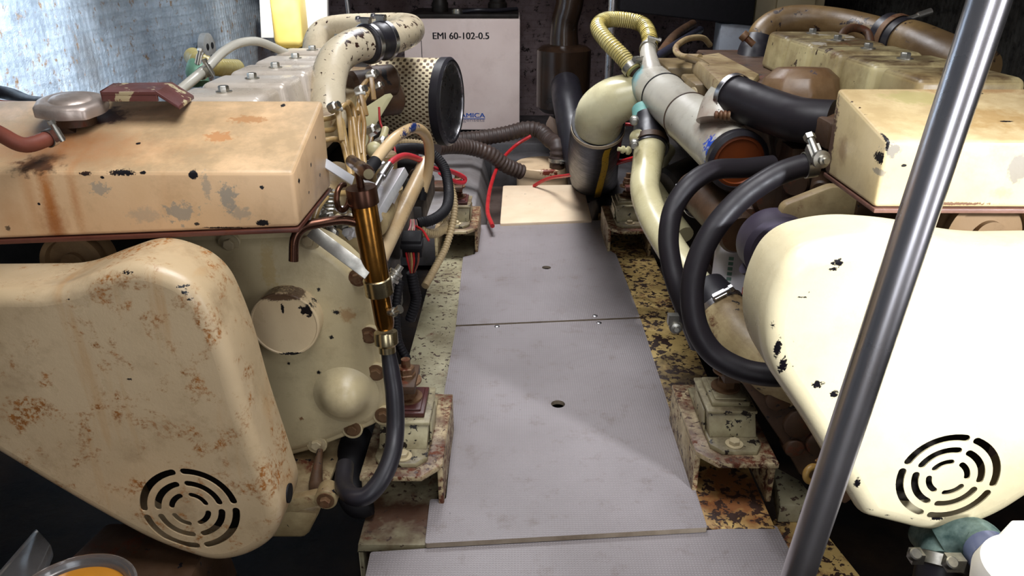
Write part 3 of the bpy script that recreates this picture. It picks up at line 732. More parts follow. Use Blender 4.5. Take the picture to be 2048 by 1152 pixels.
pulley_disc(ENG, (at(150, 525, Y=1.25).x, 1.24, at(150, 525, Y=1.25).z), 0.055, 0.05)

# ---- gear cases (left visible)
bossL = [(460, 487), (617, 480), (716, 555), (738, 670), (752, 745), (767, 830), (705, 857), (634, 887)]
Yg = 1.37
m_gear = paint('gear_case_paint', srgb(206, 190, 150), base2=srgb(188, 172, 134), grime=0.3, rough=0.32, bump=0.3, chip=0.02,
    spots=[(tuple(at(a, b, Y=Yg)), (w * 0.001, 0.05, h * 0.001), c, s, 0.3, 1.2) for a, b, w, h, c, s in
           [(640, 575, 3, 4, BLACK, 1), (675, 620, 7, 5, BLACK, 1), (697, 625, 14, 14, srgb(160, 112, 60), .6), (640, 740, 4, 4, BLACK, 1), (580, 722, 3, 3, BLACK, 1), (605, 832, 4, 4, srgb(120, 80, 50), .9),
            (540, 530, 14, 40, srgb(176, 144, 80), .45), (665, 670, 4, 4, BLACK, 1)]])
def gear_case(parent, px, Y, th, mat, bosses, sgn):
    loop = round_poly([V((q.x, q.z)) for q in [at(a, b, Y=Y) for a, b in px]], 0.06, 4)
    g = G(); ins = inset(loop, 0.012); n = len(loop)
    rows = [(loop, Y + th), (loop, Y + 0.008), (inset(loop, 0.004), Y + 0.004), (ins, Y + 0.002), (inset(loop, 0.02), Y - 0.006), (inset(loop, 0.03), Y - 0.010)]
    vs = [V((q.x, y, q.y)) for l, y in rows for q in l]
    fs = [(i * n + k, i * n + (k + 1) % n, (i + 1) * n + (k + 1) % n, (i + 1) * n + k) for i in range(len(rows) - 1) for k in range(n)]
    fs += [tuple(range(n)), tuple((len(rows) - 1) * n + k for k in range(n))]
    g.add(vs, fs)
    for (a, b) in bosses: q = at(a, b, Y=Y); g.cyl(q + V((0, 0.03, 0)), q + V((0, -0.006, 0)), 0.022, 24, ch=0.002)
    return mk('gear_case', g, mat, parent, 0, 30)
gcL = gear_case(ENG, [(300, 470), (455, 468), (630, 460), (735, 545), (750, 650), (785, 835), (700, 872), (590, 915), (420, 930), (300, 800)], Yg, 0.05, m_gear, bossL, 1)
for (a, b) in bossL:
    q = at(a, b, Y=Yg - 0.006); mk('bolt', G().hexbolt(q, (0, -1, 0), 0.0115, 0.009), m_bolt if a < 640 else m_oldbolt, gcL)
q = at(580, 632, Y=Yg - 0.012)
m_capdisc = paint('round_cover_paint', srgb(228, 206, 166), base2=srgb(208, 182, 142), grime=0.15, rough=0.3, spots=[(tuple(q + V((.0, -.03, .058))), (0.05, 0.05, 0.008), srgb(70, 40, 26), 0.9, 0.2, 0.9), (tuple(q + V((.045, -.03, .03))), (0.012, 0.05, 0.012), BLACK, 1, 0.1, 1.2), (tuple(q + V((0.02, -.03, -.062))), (0.04, 0.05, 0.003), BLACK, 1, 0.1, 1.2), (tuple(q + V((0.0, -.03, .034))), (0.003, 0.05, 0.01), BLACK, 1, 0.1, 0.8)])
mk('round_cover', G().lathe(q + V((0, 0.012, 0)), (0, -1, 0), [(0.064, 0), (0.066, 0.046), (0.066, 0.050), (0.0645, 0.052), (0.062, 0.0522), (0.0605, 0.0505), (0.0, 0.0505)], 64), m_capdisc, gcL)
q = at(692, 785, Y=Yg)
g = G().lathe(q + V((0, 0.0, 0)), (0, -1, 0), [(0.070, 0.008), (0.060, 0.012), (0.051, 0.018), (0.045, 0.027), (0.039, 0.036), (0.030, 0.044), (0.018, 0.050), (0.007, 0.0525), (0.0, 0.053)], 48)
mk('domed_boss', g, m_gear, gcL, 0, 60)

# ---- blocks, sumps, arms
g = G(); g.box((-1.10, 1.42, 0.18), (-0.42, 3.25, 0.60)); g.box((-1.0, 1.42, 0.02), (-0.50, 3.1, 0.18)); g.box((-0.95, 1.45, 0.60), (-0.50, 2.75, 0.70))
mk('engine_block', g, m_dark, ENG, 0.012)
g = G(); g.box((0.66, 1.42, 0.18), (1.30, 3.25, 0.60)); g.box((0.72, 1.42, 0.02), (1.2, 3.1, 0.18)); g.box((0.66, 1.45, 0.60), (1.15, 2.75, 0.745))
mk('engine_block', g, m_brown, ENR, 0.012)
mk('cylinder_head', G().box((-0.80, 1.44, 0.70), (-0.42, 2.80, 0.765)), m_creamdirty, ENG, 0.008)
mk('cylinder_head', G().box((0.60, 1.50, 0.745), (1.05, 2.72, 0.80)), m_brown, ENR, 0.008)
# sump and arms below the left engine
g = G(); q = at(640, 1000, Y=1.30); g.hexa([(-0.62, 1.24, q.z - .05), (q.x - .02, 1.24, q.z - .05), (q.x, 1.5, q.z - .05), (-.62, 1.5, q.z - .05), (-.62, 1.22, q.z + .05), (q.x + .02, 1.22, q.z + .03), (q.x + .03, 1.5, q.z + .05), (-.62, 1.5, q.z + .05)])
mk('sump', g, m_creamdirty, ENG, 0.012)
a, b = at(655, 990, Y=1.22), at(560, 1010, Y=1.22)
lk = mk('link_arm', G().bar(a, b, 0.02, 0.028).cyl(a + V((0, -.016, 0)), a + V((0, .02, 0)), 0.022), m_creamdirty, ENG, 0.002)
mk('bolt', G().hexbolt(a + V((0, -.016, 0)), (0, -1, 0), 0.011), m_oldbolt, lk)
a, b = at(632, 965, Y=1.27), at(640, 900, Y=1.34)
mk('strut', G().tube([b, a, at(640, 985, Y=1.25)], [.006, .014, .02], 12), m_brown, ENG)
mk('mounting_arm', G().bar((-0.47, 1.49, 0.24), (-0.22, 1.49, 0.235), 0.10, 0.02).bar((-0.47, 1.45, 0.20), (-0.33, 1.45, 0.22), 0.012, 0.08), m_brown, ENG, 0.003)
mk('mounting_arm', G().bar((-0.47, 3.03, 0.24), (-0.22, 3.03, 0.235), 0.10, 0.02), m_brown, ENG, 0.003)
mk('mounting_arm', G().bar((0.72, 1.55, 0.24), (0.455, 1.54, 0.235), 0.10, 0.02).bar((0.72, 1.48, 0.17), (0.56, 1.50, 0.21), 0.012, 0.10), m_brown, ENR, 0.003)
mk('mounting_arm', G().bar((0.72, 3.04, 0.25), (0.43, 3.04, 0.235), 0.10, 0.02), paint('red_brown_arm', srgb(110, 62, 52), chip=0.3, rust=0.4, grime=0.4), ENR, 0.004)
g = G(); g.prism([at(a, b, Y=1.42) for a, b in [(1480, 760), (1600, 770), (1760, 960), (1690, 1010), (1600, 950), (1560, 880)]], (0, .12, 0))
for (a, b, r) in [(1560, 800, .03), (1600, 850, .035), (1590, 900, .022), (1640, 890, .03)]: c_ = at(a, b, Y=1.41); g.cyl(c_, c_ + V((0, .05, 0)), r)
mk('timing_case', g, m_brown, ENR, 0.006)
a = at(1625, 948, Y=1.30)
lk = mk('lifting_eye', G().ring(a, (0.3, -1, 0.2), 0.016, 0.007, 28, 10).bar(a + V((.02, 0.02, 0.0)), a + V((.12, 0.08, 0.03)), 0.02, 0.03), paint('eye_paint', srgb(190, 150, 80), rust=.5, grime=.5), ENR)

# ---- rocker covers
m_rockL = paint('silver_rocker_paint', srgb(214, 206, 196), base2=srgb(196, 182, 164), grime=0.25, rough=0.28, metal=0.15, bump=0.2)
def rocker(parent, x, y, zt, mat, sx, dy=0.150, w=0.165, h=0.10):
    g = G(); z0 = zt - h
    def lp(xw, yw, z): return [(x - xw, y - yw, z), (x + xw, y - yw, z), (x + xw, y + yw, z), (x - xw, y + yw, z)]
    g.hexa([V(p) for p in lp(w / 2 + .006, dy / 2 + .004, z0) + lp(w / 2 - .004, dy / 2 - .006, zt)])
    o = mk('rocker_cover', g, mat, parent, 0.014, 40, seg=4)
    mk('bolt', G().hexbolt((x, y, zt), (0, 0, 1), 0.0105, 0.011), m_zinc, o)
    return o
for i, y in enumerate((1.585, 1.765, 1.945, 2.130, 2.315)): rocker(ENG, -0.592, y, 0.842, m_rockL, -1, 0.146, 0.19, 0.085)
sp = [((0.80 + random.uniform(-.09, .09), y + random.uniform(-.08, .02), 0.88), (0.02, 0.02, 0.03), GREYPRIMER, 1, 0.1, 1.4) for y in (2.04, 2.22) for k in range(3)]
m_rockR = paint('brown_cream_rocker_paint', srgb(184, 172, 128), base2=srgb(128, 104, 66), chip=0.3, chip_col=srgb(60, 44, 34), rust=0.32, grime=0.9, rough=0.36, spots=sp, top_dirt_shade=(srgb(72, 54, 36), .92))  # grimy paint, also toned darker to carry the shade at the rear
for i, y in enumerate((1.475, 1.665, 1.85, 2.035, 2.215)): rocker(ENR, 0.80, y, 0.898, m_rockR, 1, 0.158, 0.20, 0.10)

# ---- left engine: cross-over air pipe with coupling
m_pipeL = paint('chipped_pipe_paint', srgb(206, 194, 168), base2=srgb(196, 180, 150), chip=0.62, chip_col=srgb(52, 30, 22), chip_scale=40, grime=0.2, rough=0.27, bump=0.2)
def pp(*l): return [at(a, b, d=d) for a, b, d in l]
# near elbow
pts = pp((656, 268, 1.86), (656, 220, 1.87), (657, 165, 1.90), (672, 118, 1.95), (708, 92, 2.0), (745, 85, 2.04), (775, 78, 2.09))
near = mk('air_pipe', G().tube(pts, 0.043, 28), m_pipeL, ENG)
pts2 = pp((752, 84, 2.05), (790, 74, 2.12), (812, 66, 2.20), (820, 58, 2.34), (800, 52, 2.46), (750, 52, 2.52), (690, 54, 2.54), (650, 62, 2.54), (632, 85, 2.52), (630, 130, 2.5))
mk('crossover_pipe', G().tube(pts2, [.043] * 4 + [.040] * 6, 28, sub=10), m_pipeL, ENG)
cA = at(752, 84, d=2.05); dA = (at(775, 78, d=2.09) - at(730, 88, d=2.02)).normalized()
slv = mk('rubber_sleeve', G().lathe(cA - dA * 0.045, dA, [(0.045, 0), (0.050, 0.004), (0.050, 0.028), (0.0475, 0.034), (0.0475, 0.054), (0.050, 0.060), (0.050, 0.084), (0.045, 0.088)], 40), m_rubber, ENG)
for k in (-0.030, 0.030): hose_clamp('hose_clamp', slv, cA + dA * k, dA, 0.0505, 0.014, (-.25, -.4, 1), m_steel, True, 1.3)
# flange bolt
a = at(675, 72, d=1.98); mk('banjo_bolt', G().hexbolt(at(675, 88, d=1.99), (0, 0, 1), 0.012, 0.012, True, 0.01), m_zinc, ENG)

# ---- air filter
def filt_mat():
    g = NT('expanded_metal_filter')
    sp = g.n('ShaderNodeSeparateXYZ'); g.link(g.pos, sp.inputs[0])
    k = 2 * PI / 0.022
    a = g.math('SINE', g.math('MULTIPLY', sp.outputs[0], k)); b = g.math('SINE', g.math('MULTIPLY', sp.outputs[2], k * 1.5))
    h = g.math('MULTIPLY', a, b)
    f = g.ramp(h, 0.10, 0.40)
    c = g.mix(f, srgb(206, 192, 160), srgb(84, 66, 48)); c = g.mix(g.ramp(g.noise(9, 6), .5, .7, 0, .6), c, srgb(96, 66, 40))
    g.link(c, g.b.inputs['Base Color']); g.b.inputs['Roughness'].default_value = .5; g.b.inputs['Metallic'].default_value = .35
    g.bump(f, 0.8, -0.004); return g.m
c0 = at(760, 200, d=2.55); c1 = at(894, 204, d=2.50)
f_ = mk('air_filter', G().cyl(c0, c1, 0.136, 64), filt_mat(), ENG, label='pale expanded metal air filter with a black end cap')
ax_ = (c1 - c0).normalized()
mk('end_cap', G().lathe(c1 - ax_ * 0.015, ax_, [(0.139, 0), (0.140, 0.026), (0.132, 0.034), (0.118, 0.030), (0.112, 0.022), (0.09, 0.022), (0.082, 0.030), (0.0, 0.030)], 64), m_rubber, f_)
mk('end_ring', G().lathe(c1 - ax_ * 0.0, ax_, [(0.126, 0.016), (0.126, 0.0185), (0.119, 0.0185), (0.119, 0.016)], 64), m_steel, f_)
mk('filter_housing', G().cyl(c0 - ax_ * 0.16, c0, 0.12, 40, ch=.02).box(c0 - ax_ * .12 - V((.02, .05, .2)), c0 - ax_ * .08 - V((0, -.05, .0))), m_dark, ENG)
# cream turbo bracket plate
g = G(); g.prism(pp((705, 230, 2.02), (770, 188, 2.1), (776, 195, 2.1), (735, 262, 2.04), (728, 300, 2.02), (715, 330, 2.0)), (0.012, 0.02, 0)); mk('bracket', g, m_olive, ENG, 0.002)
g = G()
for (a, b, d, r) in [(700, 180, 2.1, .05), (735, 165, 2.2, .045), (745, 200, 2.25, .05)]: c_ = at(a, b, d=d); g.cyl(c_, c_ + V((.07, .05, 0)), r, 24, ch=.01)
mk('turbo_housing', g, m_brown, ENG)

# ---- injector lines
m_line = paint('cream_fuel_line', srgb(186, 158, 106), base2=srgb(140, 108, 64), grime=0.9, rust=0.1, rough=0.3)
lines = [
    [(636, 240, 1.55), (668, 232, 1.58), (690, 210, 1.62), (700, 240, 1.66), (703, 300, 1.62), (712, 350, 1.56)],
    [(636, 262, 1.55), (665, 258, 1.58), (682, 240, 1.6), (692, 290, 1.6), (700, 340, 1.56)],
    [(636, 284, 1.55), (668, 278, 1.57), (684, 285, 1.6), (694, 320, 1.57), (702, 352, 1.54)],
    [(715, 225, 1.7), (722, 180, 1.78), (736, 160, 1.85), (745, 165, 1.9)],
    [(706, 236, 1.66), (712, 280, 1.64), (718, 320, 1.6), (724, 352, 1.55)],
    [(722, 215, 1.72), (728, 250, 1.7), (726, 300, 1.64), (732, 350, 1.56)],
    [(733, 190, 1.8), (738, 178, 1.85), (722, 215, 1.74), (716, 260, 1.68), (722, 310, 1.62)],
    [(736, 255, 1.8), (742, 278, 1.78), (736, 296, 1.74), (728, 310, 1.68)],
    [(690, 215, 1.64), (698, 205, 1.68), (708, 222, 1.7), (712, 262, 1.68), (708, 330, 1.6)]]
for l in lines: mk('fuel_line', G().tube(pp(*l), 0.0058, 10), m_line, ENG)
for (a, b, c_, d_) in [((676, 222, 1.56), (684, 282, 1.56), 0, 0), ((722, 190, 1.72), (732, 232, 1.72), 0, 0), ((742, 155, 1.84), (748, 200, 1.84), 0, 0)]:
    p0, p1 = at(*a[:2], d=a[2]), at(*b[:2], d=b[2]); cl = mk('line_clip', G().bar(p0, p1, 0.012, 0.010), m_line, ENG, 0.002)
    mk('top_nut', G().bar(p0 + V((-.013, 0, .002)), p0 + V((.009, .006, .003)), 0.012, 0.008), m_zinc, cl, 0.001)
for (a, b, d, s) in [(714, 185, 1.76, .012), (738, 153, 1.9, .012), (737, 264, 1.74, .013), (755, 292, 1.7, .016), (660, 218, 1.55, .011), (752, 175, 1.9, .010)]:
    c_ = at(a, b, d=d); mk('union_nut', G().lathe(c_, (1, -.3, .5), [(s, 0), (s, s * 1.3), (s * .7, s * 1.6), (s * .7, s * 2.2)], 6), m_zinc, ENG)
mk('banjo_union', G().tube(pp((752, 300, 1.7), (766, 275, 1.72), (771, 258, 1.74)), 0.0085, 12).sphere(at(750, 300, d=1.69), .019), m_olive, ENG)

# injection pump with its bright unions, below the tank's end
g = G(); c_ = at(690, 430, d=1.62); g.box(c_ + V((-.16, -.02, -.10)), c_ + V((.05, .22, .0))); g.cyl(c_ + V((-.05, -.03, 0.02)), c_ + V((-.05, .18, .02)), .05, 28)
g.cyl(c_ + V((.06, .0, -.02)), c_ + V((.06, .2, -.02)), .03, 24)
ip = mk('injection_pump', g, m_creamdirty, ENG, 0.006)
random.seed(11)
for k in range(22):
    a = 625 + random.random() * 85; b = 400 + random.random() * 95 + max(0, (a - 640) * .3)
    c_ = at(a, b, d=1.56 + random.uniform(-.03, .04)); s = random.uniform(.007, .013); axd = V((random.uniform(-.4, .6), -.6, random.uniform(.1, 1)))
    mk('union_nut', G().lathe(c_, axd, [(s, 0), (s, s * 1.2), (s * .75, s * 1.4), (s * .75, s * 2.4), (s * .4, s * 2.5)], 6 if k % 3 else 16), random.choice([m_zinc, m_bright, m_zinc, m_bolt]), ip)
mk('spring', G().tube([at(655, 400, d=1.55) + V((.014 * math.cos(t * .9), .014 * math.sin(t * .9) * .5, -.0011 * t + .02)) for t in range(42)], .003, 6, sub=2), m_zinc, ip)
mk('return_pipe', G().tube(pp((628, 440, 1.5), (640, 410, 1.52), (660, 390, 1.55), (690, 386, 1.58)), 0.0062, 10), m_line, ip)
# flat bars
br = mk('support_bar', G().bar(at(622, 462, d=1.40), at(738, 548, d=1.40), 0.024, 0.008, (0, -1, .6)), m_zinc, ENG, 0.001)
mk('lever_plate', G().bar(at(640, 320, d=1.42), at(706, 362, d=1.46), 0.020, 0.004, (0, -.7, 1)), m_bright, ENG, 0.001)
al = mk('alloy_bracket', G().bar(at(738, 440, d=1.62), at(795, 345, d=1.74), 0.050, 0.022, (-.5, -.6, 1)).bar(at(720, 372, d=1.66), at(790, 395, d=1.72), 0.02, 0.03, (0, -.2, 1)).bar(at(742, 330, d=1.76), at(765, 325, d=1.78), 0.035, 0.012, (0, -.2, 1)), m_bright, ENG, 0.002)
mk('cable_ferrule', G().cyl(at(745, 385, d=1.58), at(765, 350, d=1.64), 0.006, 14).cyl(at(762, 355, d=1.635), at(778, 330, d=1.68), 0.0105, 16, ch=.002), m_steel, al)
g = G(); c_ = at(800, 400, d=1.95); g.lathe(c_ + V((-.04, -.05, -.02)), (0.1, 0, 1), [(.05, 0), (.05, .07), (.042, .074), (.034, .078), (.034, .15), (.03, .155)], 28)
mk('solenoid', g, m_creamdirty, ENG)
# long coolant rail along the side
rail = mk('coolant_rail', G().tube(pp((727, 650, 1.60), (735, 600, 1.60), (748, 540, 1.62)), [.022, .022, .020], 24).tube(pp((748, 540, 1.62), (852, 325, 1.90)), 0.0185, 24), paint('rail_paint', srgb(204, 190, 160), base2=srgb(180, 150, 108), grime=0.4, chip=0.1, rough=0.26), ENG)
for (a, b, d) in [(835, 352, 1.87), (800, 425, 1.775), (757, 524, 1.64)]:
    hose_clamp('retaining_band', rail, at(a, b, d=d), at(852, 325, d=1.9) - at(748, 540, d=1.62), 0.0187, 0.006, screw=False, mat=m_brown)
a = at(782, 560, d=1.6); mk('drain_tap', G().tube([at(757, 585, d=1.6), a], .008, 12).lathe(a, at(803, 530, d=1.6) - a, [(.016, 0), (.016, .006), (.012, .008), (.012, .014), (.015, .016), (.015, .021), (.007, .023), (.007, .036)], 20), m_zinc, rail)
# more drab engine side
g = G()
for (a, b, d, w, h, l) in [(800, 480, 2.1, .05, .06, .3), (770, 620, 1.95, .04, .12, .3), (845, 430, 2.5, .09, .05, .4), (830, 370, 2.5, .1, .04, .3), (745, 700, 1.8, .03, .06, .2)]:
    c_ = at(a, b, d=d); g.box(c_ + V((-w - .08, 0, -h)), c_ + V((0, l, h * .6)))
mk('crankcase_side', g, m_dark, ENG, 0.01)

# beige hose with dark tape
m_beige = paint('beige_hose', srgb(206, 180, 140), base2=srgb(190, 160, 116), grime=0.15, rough=0.3, spots=[(tuple(at(a, b, d=1.62)), (.006, .05, .009), srgb(20, 40, 90), 1, .1, 1.3) for a, b in [(795, 268), (812, 262), (826, 256), (803, 266), (836, 254)]])
bh = mk('fuel_hose', G().tube(pp((742, 335, 1.5), (765, 303, 1.53), (795, 272, 1.58), (830, 256, 1.66), (852, 272, 1.74), (859, 305, 1.80), (856, 345, 1.84), (845, 385, 1.86)), 0.0115, 18), m_beige, ENG)
mk('end_fitting', G().cyl(at(846, 372, d=1.855), at(842, 398, d=1.865), 0.013, 18), m_black, bh)
mk('end_fitting', G().cyl(at(737, 342, d=1.49), at(752, 322, d=1.51), .0125, 18), m_black, bh)
# ---- black battery cable, conduits, connector: cables of their own
T = lambda name, pts, r, mat, label, cat, rib=None, seg=14, parent=None: mk(name, G().tube(pp(*pts), r, seg, rib=rib), mat, parent, label=label, cat=cat)
T('battery_cable', [(770, 310, 1.95), (800, 298, 2.0), (850, 300, 2.1), (885, 330, 2.12), (897, 375, 2.1), (893, 415, 2.05), (868, 438, 2.0), (835, 447, 1.98)], 0.0135, m_black, 'thick black cable looping outside the beige hose, beside the left engine', 'cable', rib=(.006, .0008))
m_cond = simple('beige_corrugated_conduit', srgb(172, 150, 112), 0.5, 0, 0.35, 16, 0.1)
m_cond_d = simple('dark_corrugated_conduit', srgb(66, 52, 46), 0.5, 0, 0.4, 16, 0.2)
T('corrugated_conduit', [(770, 286, 2.2), (810, 284, 2.2), (850, 292, 2.2), (885, 335, 2.15), (905, 385, 2.12), (908, 430, 2.1), (893, 490, 2.08), (868, 540, 2.04), (850, 572, 2.0)], 0.0085, m_cond, 'long beige corrugated conduit hanging beside the black cable, down to the bearer', 'conduit', rib=(.008, .002))
T('corrugated_conduit', [(905, 400, 2.2), (898, 440, 2.14), (878, 464, 2.06), (852, 466, 2.0), (840, 458, 1.98)], 0.011, m_cond, 'short beige corrugated conduit curling under the black cable end', 'conduit', rib=(.009, .0018))
T('red_cable', [(768, 345, 1.66), (785, 322, 1.70), (812, 311, 1.8), (845, 322, 1.9), (870, 338, 2.1), (900, 342, 2.3), (928, 355, 2.4), (925, 365, 2.4), (900, 360, 2.35), (880, 345, 2.3)], 0.0072, simple('pink_red_cable', srgb(196, 48, 58), 0.4, 0, .2, 10, 0), 'thick red cable from the alloy bracket to a loop on the grey stringer', 'cable')
cn = thing('wire_connector', 'square black plug connector with red and brown wires beside the brass pump', 'connector', tuple(at(828, 560, d=1.9)))
c_ = at(825, 488, d=1.88); g = G(); g.obox(c_, (.024, 0, 0), (0, .018, 0.008), (0, -.006, .024)); g.obox(c_ + V((0, -.012, .006)), (.027, 0, 0), (0, .014, .006), (0, 0, .006)); mk('plug_body', g, m_black, cn, .003)
for k in range(6):
    mt = [m_red, m_redhose, m_line, m_red, m_black, m_redhose][k]
    mk('wire', G().tube(pp((812 + 5 * k, 505, 1.87), (816 + 4 * k, 525, 1.88), (822 + k, 548, 1.9)), .0026, 6), mt, cn)
    mk('wire', G().tube(pp((812 + 5 * k, 470, 1.88), (820 + 3 * k, 455, 1.9), (822 + 2 * k, 440, 1.93)), .0026, 6), mt, cn)
mk('wire', G().tube(pp((832, 452, 1.9), (846, 462, 1.88), (858, 482, 1.86)), .003, 6), m_red, cn)
mk('sheath', G().tube(pp((823, 545, 1.9), (828, 575, 1.92), (832, 600, 1.94), (820, 640, 1.96)), .013, 12, rib=(.008, .001)), m_black, cn)
T('corrugated_conduit', [(800, 560, 1.9), (792, 620, 1.9), (796, 680, 1.92), (815, 720, 1.94)], 0.010, m_black, 'black corrugated conduit running down behind the brass pump', 'conduit', rib=(.008, .0012))
T('wire_loop', [(758, 215, 2.0), (762, 250, 1.98), (785, 285, 1.96), (790, 310, 1.95), (782, 330, 1.9)], 0.003, m_red, 'thin red wire hanging in front of the air filter', 'wire')

# ---- brass sump pump
m_brass = paint('tarnished_brass', srgb(168, 118, 50), base2=srgb(94, 60, 26), grime=0.8, grime_col=srgb(48, 30, 16), rough=0.22, metal=0.92, bump=0.05)
m_brown_br = simple('dark_bronze', srgb(98, 66, 52), 0.26, 0.85, 0.4, 12, 0.03)
m_ferr = simple('plated_ferrule', srgb(190, 176, 140), 0.26, 1.0, 0.3, 16, 0.03)
PB, PT = at(771, 655, d=1.47), at(726, 398, d=1.36); pa = (PT - PB).normalized(); Lp = (PT - PB).length
HP = thing('sump_pump', 'tarnished brass hand sump pump with curved spout and black hose beside the left engine', 'pump', tuple(at(770, 900, d=1.55)))
fr = lambda t: PB + pa * (Lp * t)
mk('barrel', G().lathe(PB, pa, [(.016, 0), (.0185, .012), (.0185, Lp * .33), (.0232, Lp * .34), (.0232, Lp * .98), (.0200, Lp)], 48), m_brass, HP)
mk('barrel_band', G().lathe(fr(.27), pa, [(.0215, 0), (.0262, .003), (.0262, .033), (.0215, .036)], 40), m_ferr, HP)
mk('top_cap', G().lathe(fr(.96), pa, [(.024, 0), (.0272, .002), (.0272, .030), (.0262, .032), (0, .032)], 48), m_brown_br, HP)
t0 = fr(.96) + pa * .032; t1 = t0 + pa * .038
mk('piston_rod', G().cyl(t0, t1, .0065, 20), m_brown_br, HP)
ha, hb = at(703, 322, d=1.42), at(737, 348, d=1.27)
hx = (hb - ha).normalized(); hl = (hb - ha).length
mk('handle', G().lathe(ha, hx, [(.0085, 0), (.0115, .004), (.0115, hl * .3), (.0085, hl * .42), (.0085, hl * .5), (.0125, hl * .56), (.0125, hl * .92), (.009, hl)], 28), m_brown_br, HP)
mk('handle_end', G().lathe(hb, hx, [(.0085, 0), (.0085, .001), (.0, .0012)], 24), m_ferr, HP)
mk('spout', G().tube([fr(.80)] + pp((690, 440, 1.36), (640, 446, 1.34), (607, 455, 1.33), (590, 478, 1.33), (587, 522, 1.34)), .0085, 20), m_brown_br, HP)
g = G().ring(at(686, 395, d=1.34), (1, -.3, 0), .022, .005, 32, 10, a0=0.4, a1=5.2); mk('hook', g, m_brown_br, HP)
c_ = at(785, 625, d=1.44); mk('valve', G().tube([fr(.14), c_], .007, 14).lathe(c_, at(800, 618, d=1.43) - c_, [(.009, 0), (.009, .006), (.006, .007), (.006, .016), (.008, .017), (.008, .021)], 16), m_zinc, HP)
q0, q1 = at(771, 663, d=1.472), at(775, 705, d=1.483)
mk('hose_ferrule', G().lathe(q0, q1 - q0, [(.0215, 0), (.0225, .002), (.0225, .024), (.016, .03), (.016, .042)], 36), m_ferr, HP)
mk('pump_hose', G().tube(pp((776, 700, 1.485), (782, 740, 1.49), (789, 790, 1.49), (791, 850, 1.49), (785, 905, 1.47), (765, 955, 1.45), (735, 990, 1.44), (705, 992, 1.45), (688, 970, 1.5), (690, 930, 1.55)), [.0135, .0165] + [.0175] * 8, 24), m_rubber, HP)
# big dark conduit looping below
T('hydraulic_hose', [(715, 865, 1.75), (700, 920, 1.7), (700, 970, 1.68), (715, 1005, 1.66), (740, 1000, 1.66)], 0.032, m_black, 'wide black hose standing behind the pump hose, below the gear case', 'hose', seg=20)

# ================================================================== right engine
m_mani = paint('blue_grey_cream_pipe', srgb(186, 184, 172), base2=srgb(166, 160, 148), chip=0.12, chip_scale=60, grime=0.35, rough=0.30, bump=0.25,
    spots=[(tuple(at(1405, 305, d=1.72)), (.024, .04, .022), srgb(34, 70, 176), 1, .15, 2.4), (tuple(at(1425, 290, d=1.74)), (.018, .04, .014), srgb(34, 70, 176), 1, .15, 2.4), (tuple(at(1430, 325, d=1.7)), (.012, .05, .05), srgb(80, 120, 100), .8, .4, 1.0), (tuple(at(1272, 175, d=2.4)), (.02, .05, .08), srgb(110, 170, 176), .8, .3, 1.0), (tuple(at(1440, 235, d=1.8)), (.08, .05, .04), srgb(150, 120, 104), .7, .6, 1.0)])
A0, A1 = at(1300, 168, d=2.42), at(1476, 322, d=1.74); ma = (A1 - A0).normalized(); ml = (A1 - A0).length
prof = [(.055, 0), (.064, .008), (.064, ml * .20), (.0665, ml * .21), (.0665, ml * .225), (.064, ml * .235), (.064, ml * .50), (.0668, ml * .51), (.0668, ml * .53), (.0645, ml * .54), (.066, ml * .9), (.068, ml - .01), (.062, ml)]
man = mk('heat_exchanger', G().lathe(A0, ma, prof, 56), m_mani, ENR)
mk('end_seal', G().lathe(A1 - ma * .018, ma, [(.0685, 0), (.0705, .003), (.0705, .022), (.060, .026), (.058, .020)], 48, close=False), m_rubber, man)
mk('end_plug', G().lathe(A1, ma, [(.0595, -.01), (.0595, .004), (.052, .006), (.05, .002), (0, .002)], 48), simple('orange_brown_plug', srgb(120, 58, 26), .35, .2, .4, 9, .2), man)
for t in (.21, .52): mk('joint_band', G().lathe(A0 + ma * (ml * t), ma, [(.0672, 0), (.069, .001), (.069, .005), (.0672, .006)], 48, close=False), m_brown if t > .3 else m_black, man)
# exhaust elbow + neck + yellow hose
m_elb = paint('glossy_cream_pipe', srgb(214, 208, 172), base2=srgb(196, 186, 142), grime=0.22, rough=0.26, bump=0.12)
elb = mk('exhaust_elbow', G().tube(pp((1300, 186, 2.44), (1262, 192, 2.46), (1228, 203, 2.48), (1203, 224, 2.52), (1196, 252, 2.58)), [.062, .070, .076, .080, .080], 36), m_elb, ENR)
e0, e1 = at(1196, 240, d=2.57), at(1186, 340, d=2.78)
mk('exhaust_hose', G().tube(pp((1197, 244, 2.56), (1191, 280, 2.75), (1187, 315, 3.2), (1187, 345, 3.8), (1190, 368, 4.4)), [.088, .092, .105, .118, .125], 40, rib=(.012, .0006)), m_rubber, ENR)
hose_clamp('hose_clamp', elb, at(1196, 256, d=2.59), e1 - e0, .0885, .014, (-1, 0, 0), paint('cream_band', srgb(200, 180, 150), rough=.4), False)
